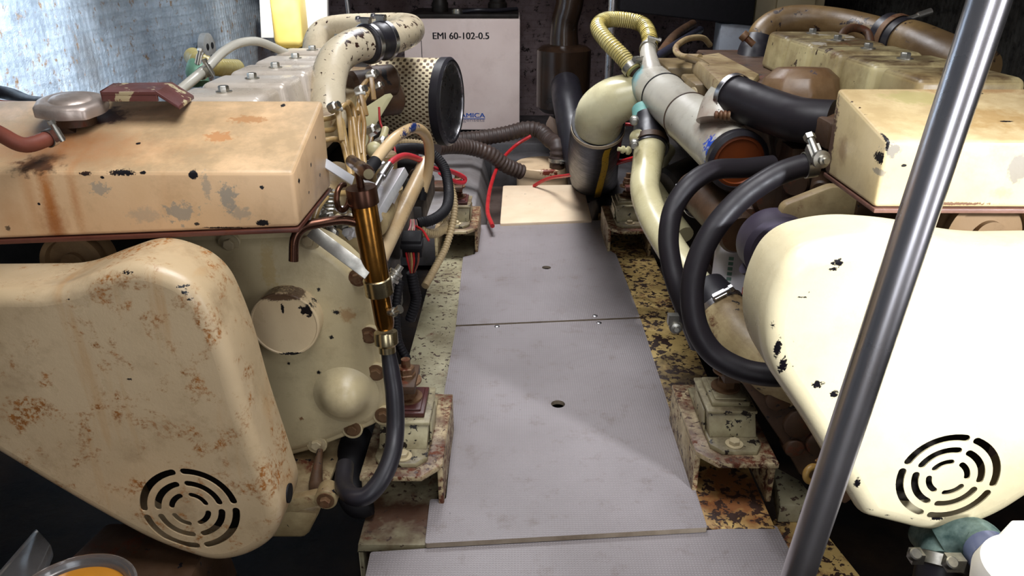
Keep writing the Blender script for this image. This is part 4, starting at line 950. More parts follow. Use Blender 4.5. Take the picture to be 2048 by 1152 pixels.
# yellow printed stripe on the hose
g = G(); s0, s1 = at(1207, 262, d=2.50), at(1178, 352, d=2.74); dirn = (s1 - s0).normalized(); fwd = V((0.25, -1, .35)); fwd = (fwd - dirn * fwd.dot(dirn)).normalized(); sd = dirn.cross(fwd)
c0_ = at(1196, 256, d=2.59); c1_ = at(1192, 372, d=3.22); vs = []; NN = 20
hp_ = pp((1197, 244, 2.56), (1191, 280, 2.75), (1187, 315, 3.2), (1187, 345, 3.8), (1190, 368, 4.4)); hr_ = [.088, .092, .105, .118, .125]
def hpos(s):
    q = [hp_[0] * 2 - hp_[1]] + hp_ + [hp_[-1] * 2 - hp_[-2]]; i = min(int(s), 3); t = s - i; a, b, c, d = q[i:i + 4]
    return 0.5 * ((2 * b) + (c - a) * t + (2 * a - 5 * b + 4 * c - d) * t * t + (3 * b - a - 3 * c + d) * t ** 3), hr_[i] * (1 - t) + hr_[i + 1] * t
for i in range(NN + 1):
    t = i / NN; ss = .18 + 2.9 * t; c_, rr_ = hpos(ss); axn = (hpos(ss + .02)[0] - hpos(ss - .02)[0]).normalized(); f2 = V((0.0, -1, .1)); f2 = (f2 - axn * f2.dot(axn)).normalized(); s2 = axn.cross(f2)
    if s2.x < 0: s2 = -s2
    for k in range(7):
        a_ = math.radians(10 - 30 * t + k * 2.6); vs.append(c_ + (f2 * math.cos(a_) + s2 * math.sin(a_)) * (rr_ + .0022))
fs = [(i * 7 + k, i * 7 + k + 1, (i + 1) * 7 + k + 1, (i + 1) * 7 + k) for i in range(NN) for k in range(6)]
g.add(vs, fs)
def stripe_mat():
    g = NT('yellow_hose_stripe'); sp = g.n('ShaderNodeSeparateXYZ'); g.link(g.pos, sp.inputs[0])
    v = g.n('ShaderNodeTexBrick') if False else None
    n = g.noise(1.0, 3, .6, g.mapping((160, 20, 90)))
    g.link(g.mix(g.ramp(n, .60, .64), srgb(190, 150, 20), srgb(50, 40, 10)), g.b.inputs['Base Color']); return g.m
mk('hose_stripe', g, stripe_mat(), ENR)
# neck on the exchanger
nk = mk('water_neck', G().tube(pp((1312, 172, 2.36), (1303, 145, 2.38), (1297, 115, 2.42), (1297, 95, 2.44)), [.038, .034, .027, .024], 28), m_mani, ENR)
def yhose():
    g = NT('amber_ribbed_hose'); 
    g.link(g.mix(g.ramp(g.noise(5, 4), .4, .65), srgb(206, 196, 140), srgb(196, 174, 92)), g.b.inputs['Base Color'])
    g.b.inputs['Roughness'].default_value = .25; g.b.inputs['Subsurface Weight'].default_value = .0; g.b.inputs['Transmission Weight'].default_value = .12; return g.m
m_amber = yhose()
ypts = pp((1268, 142, 2.40), (1243, 112, 2.42), (1212, 80, 2.46), (1196, 54, 2.52), (1212, 40, 2.60), (1250, 40, 2.62), (1286, 50, 2.60), (1299, 76, 2.52), (1297, 104, 2.44))
yh = mk('ribbed_hose', G().tube(ypts, .0255, 24, rib=(.011, -.0012)), m_amber, ENR)
# wire helix
P = []
q = [ypts[0] * 2 - ypts[1]] + ypts + [ypts[-1] * 2 - ypts[-2]]; path = []
for i in range(1, len(q) - 2):
    for j in range(8):
        t = j / 8; a, b, c, d = q[i - 1:i + 3]; path.append(0.5 * ((2 * b) + (c - a) * t + (2 * a - 5 * b + 4 * c - d) * t * t + (3 * b - a - 3 * c + d) * t ** 3))
g = G()
for i in range(2, len(path) - 1, 1):
    g.ring(path[i], path[i + 1] - path[i - 1], .0256, .0011, 20, 4)
mk('hose_rings', g, simple('olive_ring', srgb(110, 100, 50), .5), yh)
hose_clamp('hose_clamp', yh, at(1262, 136, d=2.405), ypts[0] - ypts[1], .027, .02, (1, -1, 0), m_zinc, True, 1.3)
hose_clamp('hose_clamp', yh, at(1297, 98, d=2.44), ypts[-1] - ypts[-2], .027, .016, (0, -1, .3), m_zinc, True, 1.2)
mk('rusty_spigot', G().tube(pp((1262, 132, 2.41), (1272, 150, 2.42), (1280, 175, 2.44)), .022, 20), m_brown, ENR)
# downpipe with rubber coupling
cpl = mk('rubber_coupling', G().tube(pp((1296, 232, 2.28), (1299, 262, 2.26), (1300, 300, 2.22)), [.040, .048, .052], 32), m_rubber, ENR)
hose_clamp('hose_clamp', cpl, at(1300, 290, d=2.23), at(1300, 300, d=2.22) - at(1299, 262, d=2.26), .053, .020, (-1, -.6, 0), m_brown, False)
for (a, b, d) in [(1268, 289, 2.16), (1268, 242, 2.2)]:
    c_ = at(a, b, d=d); mk('clamp_bolt', G().lathe(c_, (-.2, -1, 0), [(.013, -.02), (.013, 0), (.010, .002), (.010, .010), (.006, .011), (.006, .016)], 16), m_zinc, cpl)
g = G(); c_ = at(1262, 302, d=2.2); g.lathe(c_, (-1, -.2, .2), [(.006, 0), (.012, .005), (.012, .012), (.007, .014), (.007, .02), (.011, .022), (.011, .028), (.006, .03), (.006, .04)], 16); g.sphere(at(1276, 276, d=2.22), .025)
mk('bleed_tap', g, m_olive, ENR)
mk('teal_ring', G().tube(pp((1288, 218, 2.3), (1290, 240, 2.28)), .036, 28), simple('teal_corrosion', srgb(110, 168, 160), .5, 0, .3, 20, .3), ENR)
dp = mk('downpipe', G().tube(pp((1300, 295, 2.22), (1293, 340, 2.18), (1290, 380, 2.12), (1305, 430, 2.06), (1335, 485, 1.98), (1372, 540, 1.90), (1410, 590, 1.82), (1430, 620, 1.78)), [.045, .042, .040, .040, .039, .038, .038, .038], 30), m_elb, ENR)
lo = mk('lower_elbow', G().tube(pp((1425, 610, 1.76), (1455, 640, 1.72), (1490, 685, 1.68), (1535, 725, 1.66), (1600, 760, 1.68)), [.052, .060, .066, .068, .068], 32), m_creamdirty, ENR)
cp2 = mk('rubber_coupling', G().tube(pp((1408, 580, 1.78), (1428, 606, 1.755), (1448, 634, 1.735)), [.052, .056, .058], 32), m_rubber, ENR)
hose_clamp('hose_clamp', cp2, at(1438, 620, d=1.745), at(1448, 634, d=1.735) - at(1408, 580, d=1.78), .0595, .014, (0, -1, .6), m_steel, True, 1.4)
mk('second_pipe', G().tube(pp((1335, 300, 2.45), (1318, 330, 2.4), (1316, 370, 2.35), (1335, 420, 2.3), (1370, 470, 2.2)), .026, 20), m_olive, ENR)
g = G(); c_ = at(1350, 370, d=2.3); g.cyl(c_ + V((-.02, 0, -.02)), c_ + V((.1, .05, .02)), .07, 32, ch=.01); g.cyl(c_ + V((.1, .05, .02)), c_ + V((.2, .1, .03)), .055, 32); mk('alternator', g, m_dark, ENR)
hose_clamp('silver_band', ENR, at(1400, 395, d=1.95), (at(1440, 440, d=1.85) - at(1395, 390, d=1.96)), .05, .03, (-1, -.3, 0), m_bright, True, 1.6)
mk('oil_cooler', G().cyl(at(1385, 375, d=2.0), at(1480, 470, d=1.75), .048, 32, ch=.006), m_brown, ENR)
# thick black hoses
hA = mk('coolant_hose', G().tube(pp((1545, 330, 1.62), (1490, 336, 1.60), (1430, 340, 1.58), (1383, 366, 1.56), (1348, 415, 1.55), (1337, 475, 1.54), (1343, 530, 1.53), (1357, 580, 1.52), (1380, 640, 1.52), (1400, 690, 1.54)), [.0205] * 10, 26), m_hose, ENR)
hB = mk('coolant_hose', G().tube(pp((1628, 328, 1.42), (1590, 336, 1.42), (1545, 354, 1.42), (1485, 395, 1.42), (1432, 452, 1.42), (1398, 515, 1.42), (1384, 580, 1.42), (1392, 650, 1.42), (1425, 705, 1.42), (1480, 738, 1.41), (1540, 750, 1.40), (1600, 748, 1.40)), [.0215] * 12, 28), m_hose, ENR)
hose_clamp('hose_clamp', hB, at(1620, 329, d=1.42), at(1628, 328, d=1.42) - at(1600, 332, d=1.42), .0225, .022, (.1, -.6, .8), m_zinc, True, 1.7)
c_ = at(1640, 318, d=1.37); mk('clamp_screw', G().lathe(c_, (.1, -1, .1), [(.016, 0), (.016, .008), (.009, .010), (.009, .018), (.0055, .019), (.0055, .026)], 20), m_zinc, hB)
c_ = at(1352, 655, d=1.50); mk('clamp_screw', G().lathe(c_, (-.1, -1, .1), [(.013, -.012), (.013, 0), (.010, .001), (.010, .006), (.005, .007), (.005, .014)], 20).obox(at(1346, 638, d=1.5), (.010, 0, 0), (0, .008, 0), (0, 0, .010)), m_zinc, hA)
mk('elbow_hose', G().tube(pp((1462, 190, 1.78), (1490, 202, 1.74), (1540, 222, 1.68), (1600, 240, 1.62), (1665, 246, 1.58)), [.047, .047, .047, .046, .046], 32), m_hose, ENR)
eh = mk('elbow_spigot', G().tube(pp((1440, 245, 1.80), (1445, 215, 1.80), (1458, 190, 1.79)), [.055, .050, .046], 28), m_mani, ENR)
hose_clamp('hose_clamp', eh, at(1466, 191, d=1.77), at(1490, 202, d=1.74) - at(1462, 190, d=1.78), .048, .014, (-.2, -1, -.6), m_steel, False)
c_ = at(1428, 230, d=1.74); mk('clamp_screw', G().lathe(c_, (1, -.2, 0), [(.004, 0), (.009, .002), (.009, .008), (.006, .010), (.011, .013), (.011, .017), (.008, .019), (.011, .022), (.011, .026), (.008, .028), (.011, .031), (.011, .035)], 16), m_oldbolt, eh)
# oil filter
F0, F1 = at(1430, 680, d=1.86), at(1458, 458, d=1.90)
fa = (F1 - F0).normalized(); fl = (F1 - F0).length
m_filter = simple('white_filter_paint', srgb(210, 206, 212), .35, 0, .06, 5, 0)
of = mk('oil_filter', G().lathe(F0 + V((.02, 0, -.04)), fa, [(.040, 0), (.047, .006), (.047, fl + .02), (.044, fl + .032), (.034, fl + .036)], 48), m_filter, ENR, label='white spin-on oil filter with green lettering')
mk('filter_head', G().lathe(F1 + fa * 0.0 + V((.02, 0, 0)), fa, [(.042, 0), (.042, .012), (.03, .014), (.03, .04), (.05, .05), (.05, .08)], 32), m_brown, ENR)
mk('seal_ring', G().lathe(F1 + V((.02, 0, -.004)), fa, [(.0455, 0), (.0455, .005), (.04, .006)], 40), m_black, of)
g = G()
e2_ = (V((0, -1, 0)) + fa * fa.y).normalized(); e1_ = fa.cross(e2_)
if e1_.x < 0: e1_ = -e1_
fc = lambda t, ang, r=.0476: (F0 + V((.02, 0, -.04)) + fa * t) + (e1_ * math.sin(ang) + e2_ * math.cos(ang)) * r
for k in range(9): # green vertical lettering, one small glyph block per letter
    t = fl * .45 + k * .0125
    a_ = -.45; w_ = .12
    vs = [fc(t, a_ - w_), fc(t, a_ + w_), fc(t + .0085, a_ + w_), fc(t + .0085, a_ - w_)]; g.add(vs, [(0, 1, 2, 3)])
mk('filter_lettering', g, simple('green_print', srgb(96, 130, 120), .5), of)
g = G()
for (t, a0_, a1_, h_) in [(fl * .50, .30, .70, .026), (fl * .40, .15, .70, .003), (fl * .46, .15, .70, .002), (fl * .36, .15, .70, .006)]:
    K = 6
    vs = [fc(t + hh, a0_ + (a1_ - a0_) * i / K) for i in range(K + 1) for hh in (0, h_)]
    g.add(vs, [(2 * i, 2 * i + 2, 2 * i + 3, 2 * i + 1) for i in range(K)])
mk('filter_badge', g, simple('red_print', srgb(190, 30, 26), .5), of)
# purple-grey round casting beside the filter
c_ = at(1562, 505, d=1.52); mk('fan_hub', G().cyl(c_, c_ + V((.0, .08, 0)), .070, 44, ch=.01), simple('purple_grey_casting', srgb(74, 66, 82), .5, .2, .3, 8, .2), ENR)
c_ = at(1487, 545, d=1.58); mk('hub_lug', G().cyl(c_ + V((0, 0, .01)), c_ + V((.04, .02, -.02)), .012), simple('lug', srgb(84, 76, 92), .5, .2), ENR)
# arm bracket under the tank
g = G(); Yb = 1.46
loop = round_poly([V((q.x, q.z)) for q in [at(a, b, Y=Yb) for a, b in [(1560, 440), (1568, 412), (1670, 372), (1760, 400), (1750, 450), (1660, 470)]]], .012)
g.prism([V((p.x, Yb, p.y)) for p in loop], (0, .03, 0)); mk('bracket_arm', g, m_creamdirty, ENR, .003)
random.seed(5)
g = G()
for (a, b, d, r, l) in [(1600, 300, 1.7, .05, .1), (1640, 380, 1.6, .02, .05), (1590, 370, 1.65, .03, .06), (1550, 400, 1.75, .05, .1), (1520, 380, 1.85, .04, .08), (1560, 320, 1.9, .06, .1), (1610, 350, 1.75, .03, .1), (1500, 440, 1.8, .035, .08)]:
    c_ = at(a, b, d=d); g.cyl(c_, c_ + V((.02, l, .01)), r, 24, ch=r * .2)
g.box((0.58, 1.62, 0.42), (0.70, 2.2, 0.72))
mk('water_pump', g, m_brown, ENR)
g = G(); c_ = at(1440, 330, d=2.1); g.box(c_ + V((0.02, 0, -.25)), c_ + V((.3, .9, .05))); g.box(c_ + V((-.06, .3, -.35)), c_ + V((.3, 1.0, -.1)))
mk('crankcase_side', g, m_dark, ENR, .01)
# cam boxes behind the exchanger
m_box = paint('drab_cream_casting', srgb(134, 116, 78), base2=srgb(98, 80, 52), chip=0.2, chip_col=srgb(40, 28, 20), rust=0.2, grime=0.6, rough=0.4)
def oblock(px, Y0, Y1, z0, z1, mat, name, bev=.006):
    x0 = at(px[0], px[1], Y=Y0).x; x1 = at(px[2], px[1], Y=Y0).x
    return mk(name, G().box((x0, Y0, z0), (x1, Y1, z1)), mat, ENR, bev)
q = at(1335, 135, d=2.45)
c1b = mk('manifold_cover', G().box(q + V((0, 0, -.10)), q + V((.16, .25, 0))), m_box, ENR, .008)
mk('bolt', G().hexbolt(q + V((0.0, .0, -.03)), (-1, -.3, 0), .014), m_bolt, c1b)
q = at(1390, 168, d=2.12)
c2b = mk('manifold_cover', G().box(q + V((0, 0, -.10)), q + V((.14, .2, 0))), m_box, ENR, .008)
mk('bolt', G().hexbolt(q + V((0, .0, -.03)), (-1, -.3, 0), .014), m_bolt, c2b)
g = G(); zt = .815; g.prism([V((p.x, p.y, zt - .05)) for p in [at(a, b, z=zt) for a, b in [(1385, 112), (1440, 104), (1520, 146), (1500, 168), (1452, 176)]]], (0, 0, .05)); mk('top_plate', g, m_creamdirty, ENR, .010)
mk('breather_pipe', G().tube(pp((1400, 115, 2.3), (1362, 112, 2.4), (1352, 95, 2.5), (1375, 78, 2.6), (1405, 76, 2.7), (1420, 90, 2.75)), .010, 14), m_creamdirty, ENR)
mk('breather_pipe', G().tube(pp((1375, 116, 2.35), (1400, 125, 2.25), (1430, 145, 2.1), (1458, 160, 2.0)), .011, 14), m_box, ENR)
# rusty faceted housing
m_hex = paint('rusty_faceted_casting', srgb(118, 92, 62), base2=srgb(80, 54, 36), chip=0.25, chip_col=srgb(70, 60, 60), rust=0.5, grime=0.5, rough=0.42)
q = at(1600, 180, d=1.72)
mk('thermostat_housing', G().lathe(q + V((0, 0, -.03)), (0, 0.1, 1), [(.09, -.04), (.095, .02), (.082, .055), (.055, .078), (.0, .080)], 9), m_hex, ENR, .006, 25)
# rear air pipe
m_pipeR = paint('brown_pipe_paint', srgb(126, 102, 64), base2=srgb(88, 68, 44), chip=0.5, chip_col=srgb(40, 26, 20), grime=0.5, rust=0.1, rough=0.36)
mk('air_pipe', G().tube(pp((1520, 95, 2.5), (1528, 66, 2.5), (1560, 45, 2.5), (1610, 40, 2.48), (1680, 48, 2.42), (1740, 62, 2.34), (1790, 78, 2.25)), .046, 28), m_pipeR, ENR)
bl = at(1512, 100, d=2.5)
mk('rubber_boot', G().tube(pp((1520, 76, 2.5), (1512, 105, 2.5), (1505, 150, 2.48)), [.048, .058, .055], 28), m_rubber, ENR)
c_ = at(1484, 68, d=2.42); mk('clamp_bolt', G().lathe(c_, at(1510, 92, d=2.42) - c_, [(.014, 0), (.016, .003), (.016, .018), (.010, .02), (.010, .05)], 20), m_oldbolt, ENR)
sl2 = mk('air_pipe', G().tube(pp((1785, 72, 2.25), (1830, 90, 2.18), (1890, 118, 2.08), (1960, 150, 1.98)), [.056, .062, .064, .064], 30), m_pipeR, ENR)
sl3 = mk('rubber_sleeve', G().tube(pp((1768, 68, 2.28), (1788, 76, 2.25), (1810, 84, 2.21)), [.062, .064, .064], 30), m_rubber, ENR)
hose_clamp('hose_clamp', sl3, at(1790, 76, d=2.245), at(1810, 84, d=2.21) - at(1768, 68, d=2.28), .0655, .02, (.1, -.6, 1), m_oldbolt, False)
mk('clamp_screw', G().cyl(at(1795, 45, d=2.2), at(1860, 24, d=2.2), .007, 14).cyl(at(1835, 32, d=2.2), at(1862, 23, d=2.2), .010, 14), m_zinc, sl3)
g = G()
for k in range(7): g.ring(at(1765, 55, d=2.24) + V((.003 * k, 0, -.006 * k)), (.4, -.3, -1), .012, .003, 16, 6)
mk('clamp_spring', g, m_oldbolt, sl3)
mk('hoop_pipe', G().tube(pp((1678, 82, 2.1), (1690, 62, 2.12), (1712, 56, 2.14), (1735, 66, 2.14), (1742, 90, 2.1)), .011, 14), m_brown, ENR)
mk('small_pipe', G().tube(pp((1533, 118, 2.2), (1540, 103, 2.2), (1556, 100, 2.2), (1585, 112, 2.12)), .0075, 12), m_dark, ENR)

# ================================================================== back of the room
GEN = thing('generator', 'tall white generator cabinet with black lettering against the back wall', 'generator', (-0.12, 5.1, 0.02))
Yq = 4.9
a, b = at(842, 120, Y=Yq), at(1040, 120, Y=Yq); zt = at(940, 38, Y=Yq).z; zb = at(940, 260, Y=Yq).z
m_gen = paint('generator_white', srgb(232, 214, 206), base2=srgb(222, 202, 194), grime=0.1, rough=0.42, bump=0.05)
x0g, x1g = a.x - .10, b.x
mk('cabinet', G().box((x0g, Yq, zb), (x1g, Yq + .62, zt)), m_gen, GEN, .008)
mk('plinth', G().box((x0g + .02, Yq + .03, zb - .03), (x1g - .02, Yq + .6, zb)), m_black, GEN)
mk('lid', G().box((x0g + .02, Yq + .03, zt), (x1g - .01, Yq + .6, zt + .025)), m_dark, GEN, .006)
mk('panel_seam', G().box((a.x + .005, Yq - .001, zb + .01), (a.x + .009, Yq + .001, zt - .01)), m_black, GEN)
g = G(); p0 = at(866, 78, Y=Yq - .0006); p1 = at(978, 75, Y=Yq)
text_mesh(g, 'EMI 60-102-0.5', (p0.x, p0.y, p0.z), (1, 0, 0), (0, 0, 1), .038, width=p1.x - p0.x, bold=.035)
mk('model_lettering', g, m_black, GEN, ang=30)
g = G(); p0 = at(921, 235, Y=Yq - .0006); p1 = at(970, 232, Y=Yq)
text_mesh(g, 'AMICA', tuple(p0), (1, 0, 0), (0, 0, 1), .028, width=p1.x - p0.x, bold=.035)
g.box((p0.x, Yq - .0012, p0.z - .010), (p1.x, Yq, p0.z - .006))
mk('brand_lettering', g, simple('blue_print', srgb(20, 80, 170), .4), GEN, ang=30)
g = G(); p0 = at(926, 243, Y=Yq - .0006)
text_mesh(g, 'gensets', tuple(p0), (1, 0, 0), (0, 0, 1), .017, width=at(969, 240, Y=Yq).x - p0.x)
mk('small_lettering', g, simple('grey_print', srgb(150, 140, 150), .4), GEN, ang=30)
# things on the generator
zt2 = zt + .025
c_ = at(880, 12, Y=5.15); g = G().lathe((c_.x, 5.15, zt2), (0, 0, 1), [(.05, 0), (.052, .05), (.045, .06), (.04, .14), (.05, .15), (.05, .2)], 32); mk('pipe_stub', g, m_dark, GEN)
c_ = at(915, 33, Y=5.0); mk('drain_fitting', G().lathe((c_.x, 5.0, zt2), (0, 0, 1), [(.035, 0), (.035, .02), (.028, .022), (.028, .026)], 28), m_zinc, GEN)
c_ = at(995, 10, Y=5.15); mk('pipe_stub', G().lathe((c_.x, 5.15, zt2), (0, 0, 1), [(.06, 0), (.06, .05), (.05, .06), (.05, .3)], 32), m_dark, GEN)
mk('cable', G().tube([V((x0g + .35, 5.0, zt2 + .01)), V((x0g + .45, 4.98, zt2 + .02)), V((x0g + .55, 5.02, zt2 + .015)), V((x1g - .02, 5.1, zt2 + .02))], .012), m_rubber, GEN)

# exhaust riser and silencer
m_riser = simple('wet_brown_lagging', srgb(46, 32, 22), .22, 0, .6, 9, .9, .6)
RS = thing('exhaust_silencer', 'brown shiny exhaust silencer and riser standing right of the generator', 'silencer', tuple(V((at(1128, 100, Y=4.6).x, 4.6, .1))))
cx = at(1128, 100, Y=4.6).x; z1_ = at(1128, 92, Y=4.6).z; z0_ = at(1128, 205, Y=4.6).z - .05
mk('silencer_body', G().lathe((cx, 4.6, z0_), (0, 0, 1), [(.12, 0), (.155, .03), (.155, z1_ - z0_ - .02), (.13, z1_ - z0_), (.08, z1_ - z0_ + .01)], 40), m_riser, RS)
mk('riser_pipe', G().tube([V((cx, 4.6, z1_ - .02)), V((cx, 4.6, z1_ + .12)), V((cx + .03, 4.6, z1_ + .3)), V((cx + .02, 4.6, z1_ + .8))], [.085, .075, .078, .078], 32), m_riser, RS)
mk('outlet_hose', G().tube(pp((1130, 150, 4.55), (1133, 185, 4.3), (1142, 235, 4.2), (1152, 290, 4.15), (1162, 340, 4.15), (1170, 400, 4.2)), [.08, .085, .085, .085, .08, .08], 28), m_rubber, RS)
mk('support_leg', G().box((cx - .05, 4.55, .02), (cx + .05, 4.65, z0_ + .02)), m_dark, RS)

# wing panel behind the canister hose
p = [at(a, b, Y=4.45) for a, b in [(1092, 248), (1100, 232), (1112, 240), (1138, 320), (1098, 300)]]
mk('bracket_fin', G().prism(p, (0, .02, 0)), paint('brown_fin', srgb(130, 110, 96), grime=.4), None, .004, label='small upright brown fin behind the corrugated hose of the round canister', cat='bracket')

# canister
c_ = at(1088, 326, z=0.03); CN = thing('round_canister', 'round cream canister with a dark corrugated hose in its lid, behind the flat box', 'canister', (c_.x, c_.y, -.2))
m_can = paint('cream_canister', srgb(224, 196, 158), base2=srgb(206, 178, 142), grime=.2, rough=.42, spots=[(tuple(at(1100, 342, z=.03)), (.05, .04, .03), srgb(120, 50, 34), 1, .1, 1.6)])
mk('canister_body', G().lathe((c_.x, c_.y, -.2), (0, 0, 1), [(.15, 0), (.152, .19)], 56), m_can, CN)
mk('canister_lid', G().lathe((c_.x, c_.y, -.02), (0, 0, 1), [(.158, 0), (.16, .003), (.16, .045), (.155, .05), (0, .052)], 64), m_can, CN)
hp = at(1114, 332, z=.04)
mk('spigot', G().cyl((hp.x, hp.y, .03), (hp.x, hp.y, .085), .040, 28), m_brown, CN)
chz = mk('lid_hose', G().tube([V((hp.x, hp.y, .055)), V((hp.x, hp.y + .01, .15))] + pp((1100, 280, 4.25), (1080, 262, 4.3), (1052, 258, 4.3), (1010, 268, 4.3), (960, 276, 4.3), (910, 280, 4.3), (860, 282, 4.3)), .040, 22, rib=(.024, .004)), m_cond_d, CN)
hose_clamp('hose_clamp', chz, (hp.x, hp.y, .075), (0, 0, 1), .045, .02, mat=m_zinc, side=(1, -1, 0), scale=1.5)
sh = mk('side_hose', G().tube(pp((1045, 345, 4.05), (1010, 330, 4.0), (980, 308, 3.95), (940, 295, 3.9), (900, 292, 3.8), (870, 296, 3.7)), .036, 22, rib=(.022, .004)), m_cond_d, CN)
# flat cream box
p = [at(a, b, z=.012) for a, b in [(1002, 452), (1006, 371), (1166, 369), (1184, 441)]]
p[0] = at(1000, 446, z=.012); zz = .012
g = G(); cx_ = (p[1].x + p[2].x) / 2
q = [V((at(1000, 447, z=zz).x, at(1000, 447, z=zz).y, zz)), V((at(1184, 440, z=zz).x, at(1184, 440, z=zz).y, zz)), p[2], p[1]]
BX = thing('battery_box', 'flat cream box lid just beyond the far floor plate', 'box', ((q[0].x + q[2].x) / 2, (q[0].y + q[2].y) / 2, -.2))
lp_ = round_poly([V((v.x, v.y)) for v in q], .012, 5)
mk('box_lid', G().prism([V((v.x, v.y, -.02)) for v in lp_], (0, 0, .032)), paint('cream_lid', srgb(216, 196, 168), base2=srgb(204, 180, 150), grime=.12, rough=.42, chip=.01, bump=.05), BX, .003, 40)
ins = inset(lp_, .008); mk('box_body', G().prism([V((v.x, v.y, -.2)) for v in ins], (0, 0, .18)), paint('box_body_paint', srgb(190, 168, 140), grime=.3), BX)

T('red_cable', [(985, 452, 3.25), (975, 420, 3.45), (982, 370, 3.8), (1000, 325, 4.05), (1030, 292, 4.2), (1062, 272, 4.2)], .0095, m_red, 'red cable arching left of the flat cream box up to the hose', 'cable')
T('red_cable', [(1068, 372, 3.92), (1085, 362, 3.85), (1105, 355, 3.75), (1140, 350, 3.5), (1200, 335, 3.2), (1262, 318, 2.9), (1330, 300, 2.7)], .0085, m_red, 'red cable running from the flat cream box across the canister to the right engine', 'cable')
T('red_wire', [(1236, 248, 2.7), (1262, 249, 2.7), (1290, 250, 2.65)], .006, m_red, 'short red wire behind the cream exhaust elbow', 'wire')

# poles
def pole(px0, px1, Y, r, label, mat=m_steel):
    a, b = at(*px0, Y=Y), at(*px1, Y=Y); x = (a.x + b.x) / 2
    p0 = V((at(*px1, Y=Y).x, Y, at(*px1, Y=Y).z)); p1 = V((at(*px0, Y=Y).x, Y, at(*px0, Y=Y).z)); d = (p1 - p0).normalized()
    return mk('steel_pole', G().cyl(p0, p1 + d * .4, r, 20), mat, None, label=label, cat='pole')
pole((1226, 0), (1206, 378), 3.75, .020, 'thin upright steel pole behind the yellow ribbed hose')
pole((694, 0), (700, 45), 4.9, .014, 'thin steel rod above the looped air pipe of the left engine')
p0, p1 = at(1992, -40, d=.765), at(1560, 1260, d=1.06)
mk('handrail', G().tube([p0 + (p0 - p1) * .1, p0, p1, p1 + (p1 - p0) * .05], .0205, 40, straight=True), simple('brushed_handrail_steel', (0.80, 0.78, 0.82), .28, 1.0, .12, 4, .05, stretch=(1, 1, 1)), None, label='large slanted stainless steel tube crossing in front of the right engine', cat='handrail')

# black locker overhead, cabinet and small boxes
zl = at(1300, 42, Y=4.4).z
mk('overhead_locker', G().hexa([(at(1240, 0, Y=4.4).x, 4.4, at(1240, 22, Y=4.4).z), (at(1506, 50, Y=4.4).x, 4.4, at(1506, 52, Y=4.4).z), (at(1506, 50, Y=4.4).x, 5.0, at(1506, 52, Y=4.4).z), (at(1240, 0, Y=4.4).x, 5.0, at(1240, 22, Y=4.4).z),
    (at(1240, 0, Y=4.4).x, 4.4, 1.5), (at(1506, 50, Y=4.4).x, 4.4, 1.5), (at(1506, 50, Y=4.4).x, 5.0, 1.5), (at(1240, 0, Y=4.4).x, 5.0, 1.5)]), m_black, None, .01, label='flat black locker hanging at the top behind the yellow hose', cat='locker')
a, b = at(1506, 60, Y=4.6), at(1642, 60, Y=4.6)
CB = thing('white_cabinet', 'cream cabinet at the top behind the right engine, its upper part out of view', 'cabinet', ((a.x + b.x) / 2, 4.7, .3))
m_cab = paint('cream_cabinet', srgb(196, 180, 140), base2=srgb(176, 160, 124), grime=.3, rough=.4)
mk('cabinet_body', G().box((a.x, 4.6, .3), (b.x, 4.95, 1.4)), m_cab, CB, .008)
mk('cabinet_door', G().box((at(1545, 60, Y=4.6).x, 4.58, .34), (b.x - .06, 4.6, 1.38)), m_cab, CB, .006)
a, b = at(1436, 112, Y=4.42), at(1510, 50, Y=4.42)
BB = mk('junction_box', G().box((a.x, 4.42, a.z - .05), (b.x, 4.56, b.z + .005)), paint('pale_blue_box', srgb(168, 174, 184), grime=.3, rough=.5), None, .006, label='small pale blue box under the black locker', cat='box')
# loose rusty pipes behind
T('dark_pipe', [(1310, 118, 3.1), (1345, 95, 3.4), (1380, 72, 3.8), (1400, 60, 4.1)], .02, simple('blue_black_pipe', srgb(40, 40, 52), .4), 'dark diagonal pipe behind the water neck of the right engine', 'pipe')
T('rusty_pipe', [(1320, 110, 3.3), (1350, 72, 3.6), (1385, 48, 4.0)], .022, m_brown, 'rusty diagonal pipe under the black locker', 'pipe')

# white board and amber jug, far left
Yw = 4.65
p = [at(a, b, Y=Yw) for a, b in [(513, -120), (522, 76), (655, 70), (640, -120)]]
mk('white_board', G().prism([V((p[0].x, Yw, p[0].z)), V((p[1].x - .0, Yw, p[1].z)), V((p[2].x, Yw, p[1].z)), V((p[3].x + .03, Yw, p[0].z))], (0, .05, 0)), m_white, None, .004, label='bright white board on the back wall behind the amber jug', cat='board')
gj = NT('amber_jug_plastic'); gj.link(gj.mix(gj.ramp(gj.noise(4, 3), .4, .6), srgb(255, 236, 150), srgb(252, 222, 120)), gj.b.inputs['Base Color']); gj.b.inputs['Roughness'].default_value = .35
gj.b.inputs['Transmission Weight'].default_value = .3
cj = at(578, 50, Y=4.35); zj = at(578, 96, Y=4.35).z
JG = thing('plastic_jug', 'translucent amber plastic jug in front of the white board', 'jug', (cj.x, 4.4, zj))
lpj = round_poly([V((cj.x - .085, 4.31)), V((cj.x + .07, 4.31)), V((cj.x + .07, 4.5)), V((cj.x - .085, 4.5))], .04, 6)
n = len(lpj); rows = [(inset(lpj, .03), zj), (inset(lpj, .008), zj + .015), (lpj, zj + .04), (lpj, zj + .30), (inset(lpj, .03), zj + .36), (inset(lpj, .06), zj + .38)]
g = G(); g.add([V((q.x, q.y, z)) for l, z in rows for q in l], [(i * n + k, i * n + (k + 1) % n, (i + 1) * n + (k + 1) % n, (i + 1) * n + k) for i in range(5) for k in range(n)] + [tuple(range(n)), tuple(5 * n + k for k in range(n))])
mk('jug_body', g, gj.m, JG)
